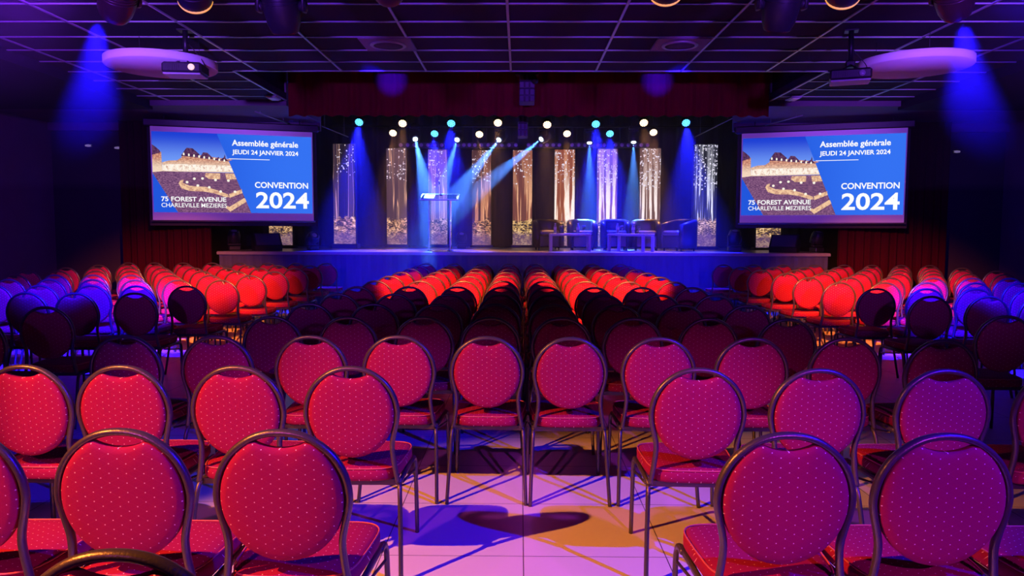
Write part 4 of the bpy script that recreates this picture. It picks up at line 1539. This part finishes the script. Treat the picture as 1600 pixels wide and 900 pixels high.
# tub armchairs
def armchair(x, y, rz, label):
    root = empty('tub_armchair', (x, y, Z), rz)
    tag(root, label, 'armchair', 'dark tub armchairs on the stage')
    # U-shaped shell of constant wall, lower at the arm fronts; chair faces local -Y
    path = []
    hw, dep = 0.268, 0.30
    path.append((-hw, -dep))
    path.append((-hw, 0.05))
    for k in range(7):
        a = pi - k * (pi / 2) / 6
        path.append((-hw + 0.19 + 0.19 * cos(a), 0.11 + 0.19 * sin(a)))
    for k in range(7):
        a = pi / 2 - k * (pi / 2) / 6
        path.append((hw - 0.19 + 0.19 * cos(a), 0.11 + 0.19 * sin(a)))
    path.append((hw, 0.05))
    path.append((hw, -dep))
    n = len(path)
    vs, fs = [], []
    T = 0.055
    for i, (px, py) in enumerate(path):
        a = path[max(0, i - 1)]
        c_ = path[min(n - 1, i + 1)]
        t_ = Vector((c_[0] - a[0], c_[1] - a[1])).normalized()
        nn = Vector((-t_.y, t_.x))        # outward
        back = max(0.0, min(1.0, (py + dep) / (dep + 0.30)))
        top = 0.575 + 0.115 * back ** 0.8
        sec = [(T, 0.06), (T + 0.004, top - 0.05), (T * 0.7, top - 0.012), (0, top), (-T * 0.7, top - 0.012), (-T, top - 0.05), (-T, 0.06)]
        vs += [(px + nn.x * o_, py + nn.y * o_, z) for o_, z in sec]
    m_ = 7
    for i in range(n - 1):
        for k in range(m_):
            l = (k + 1) % m_
            fs.append((i * m_ + k, i * m_ + l, (i + 1) * m_ + l, (i + 1) * m_ + k))
    fs.append(tuple(range(m_)))
    fs.append(tuple(reversed([(n - 1) * m_ + k for k in range(m_)])))
    b = MB()
    b.add(vs, fs, 0, True)
    b.build('back_and_arms', LEATHER, root)
    b = MB()
    b.box((0, -0.04, 0.20), (0.44, 0.52, 0.26), bev=0.02)
    b.build('seat_base', LEATHER, root)
    b = MB()
    b.box((0, -0.06, 0.385), (0.425, 0.54, 0.11), bev=0.035)
    b.build('seat_cushion', CUSHION, root)
    for sx in (-1, 1):
        for sy in (-1, 1):
            b = MB()
            b.cyl((sx * 0.22, sy * 0.22, 0.075), (sx * 0.22, sy * 0.22, 0.0), 0.022, 0.016, n=10)
            b.build('foot', BLACKMETAL, root)
    return root


for (px, y, rz, lab) in ((855, 16.5, 0.12, 'dark tub armchair at the lectern end, behind the squared table'),
                         (909, 16.5, 0.0, 'dark tub armchair second from the lectern, at the end of the squared table'),
                         (961, 16.3, -0.03, 'dark tub armchair in the middle of five, bathed in blue light'),
                         (1009, 16.3, -0.12, 'dark tub armchair fourth from the lectern, behind the slanted table'),
                         (1061, 15.84, -0.85, 'dark tub armchair turned side on at the far end from the lectern')):
    armchair(at(px, 390, y).x, y, rz, lab)


def coffee_table(x, y, rz, label):
    root = empty('coffee_table', (x, y, Z), rz)
    tag(root, label, 'table', 'pale low tables on the stage')
    W, D, H = 0.85, 0.46, 0.37
    b = MB()
    b.box((0, 0, H - 0.025), (W, D, 0.05), bev=0.004)
    b.build('table_top', TABLEWHITE, root)
    for sx in (-1, 1):
        for sy in (-1, 1):
            b = MB()
            b.box((sx * (W / 2 - 0.03), sy * (D / 2 - 0.03), (H - 0.05) / 2), (0.055, 0.055, H - 0.05), bev=0.003)
            b.build('leg', TABLEWHITE, root)
    return root


T1 = (at(890, 390, 15.45).x, 15.45)
T2 = (at(986, 390, 15.25).x, 15.3)
coffee_table(T1[0], T1[1], 0.0, 'pale low square-legged table in front of the two armchairs nearer the lectern')
coffee_table(T2[0], T2[1], R(-38), 'pale low square-legged table set at a slant before the other armchairs')

TZ = Z + 0.371
WATERPL = mat('clear_bottle_plastic', (0.85, 0.9, 1.0), 0.08, trans=0.6)
for px, y, lab in ((867.5, 15.42, 'water bottle at the lectern end of the squared table'), (903, 15.42, 'water bottle at the armchair end of the squared table'),
                   (965, 15.42, 'water bottle at the lectern end of the slanted table'), (989.5, 15.25, 'water bottle at the far end of the slanted table')):
    root = empty('water_bottle', (at(px, 362, y).x, y, TZ))
    tag(root, lab, 'bottle', 'water bottles on the stage tables')
    b = MB()
    b.lathe([(0, 0), (0.030, 0), (0.033, 0.03), (0.033, 0.30), (0.030, 0.36), (0.033, 0.42), (0.033, 0.66), (0.026, 0.78), (0.013, 0.90), (0.013, 0.97), (0, 0.97)], (0, 0, 0), (0, 0, 0.205), 18)
    b.build('bottle_body', WATERPL, root)
    b = MB()
    b.lathe([(0.0335, 0), (0.0340, 0.05), (0.0340, 0.95), (0.0335, 1)], (0, 0, 0.075), (0, 0, 0.13), 18)
    b.build('bottle_label', LABELPAPER, root)
    b = MB()
    b.lathe([(0, 0), (0.0155, 0), (0.0155, 0.9), (0.013, 1), (0, 1)], (0, 0, 0.193), (0, 0, 0.212), 14)
    b.build('cap', LABELPAPER, root)
for px, y, lab in ((876.5, 15.38, 'stemmed water glass at the lectern end of the squared table'), (912, 15.38, 'stemmed water glass at the armchair end of the squared table'),
                   (971.5, 15.36, 'stemmed water glass at the lectern end of the slanted table'), (998, 15.16, 'stemmed water glass at the far end of the slanted table')):
    root = empty('stemmed_glass', (at(px, 362, y).x, y, TZ))
    tag(root, lab, 'glass', 'stemmed glasses on the stage tables')
    b = MB()
    b.lathe([(0, 0), (0.036, 0), (0.034, 0.5), (0.006, 1.0)], (0, 0, 0), (0, 0, 0.008), 18)
    b.tube([(0, 0, 0.006), (0, 0, 0.075)], 0.0045, n=8)
    b.build('stem', GLASS, root)
    b = MB()
    b.lathe([(0.004, 0), (0.026, 0.12), (0.037, 0.40), (0.036, 0.75), (0.031, 1.0), (0.028, 1.0), (0.033, 0.75), (0.034, 0.42), (0.022, 0.16), (0, 0.08)], (0, 0, 0.072), (0, 0, 0.165), 18)
    b.build('bowl', GLASS, root)

# floor moving heads, wedge monitors
for px, y, dr, lab, sc_ in ((366, 15.5, (0.15, -0.25, 0.9), 'dark moving head standing on the stage at its outer lectern side corner', 0.78),
                            (489, 15.6, (0.5, -0.6, 0.55), 'dark moving head standing on the stage under the corner of the lectern side screen', 0.70),
                            (721, 17.6, (0.1, -0.5, 0.8), 'dark moving head standing on the stage between lectern and forest panels', 0.70),
                            (1147, 15.5, (0.0, -0.35, 0.9), 'dark moving head standing on the stage under the corner of the armchair side screen', 0.85),
                            (1276, 15.5, (0.1, -0.2, 0.95), 'dark moving head standing on the stage at its outer armchair side corner', 0.80)):
    x = at(px, 390, y).x
    moving_head((x, y, Z + 0.37 * sc_ + 0.001), dr, lab, 'dark moving heads standing on the stage', LENSDIM, False, sc_)
for px, y, rz, lab in ((417, 15.25, R(30), 'black wedge floor monitor on the stage under the lectern side screen'), (1226, 15.25, R(-30), 'black wedge floor monitor on the stage under the armchair side screen')):
    root = empty('wedge_monitor', (at(px, 390, y).x, y, Z), rz)
    tag(root, lab, 'floor monitor', 'black wedge monitors on the stage')
    b = MB()
    prof = [(-0.20, 0.0), (0.12, 0.0), (0.24, 0.14), (0.10, 0.36), (0.02, 0.36), (-0.24, 0.10)]
    b.prism(prof, -0.27, 0.27, axes='yz')
    b.build('cabinet', BLACKPLASTIC, root)
    b = MB()
    rg = Matrix.Rotation(math.atan2(0.26, 0.26), 3, 'X')
    b.box((0, -0.114, 0.234), (0.48, 0.32, 0.012), rg, bev=0.004)
    b.build('grille', SPKGRILLE, root)
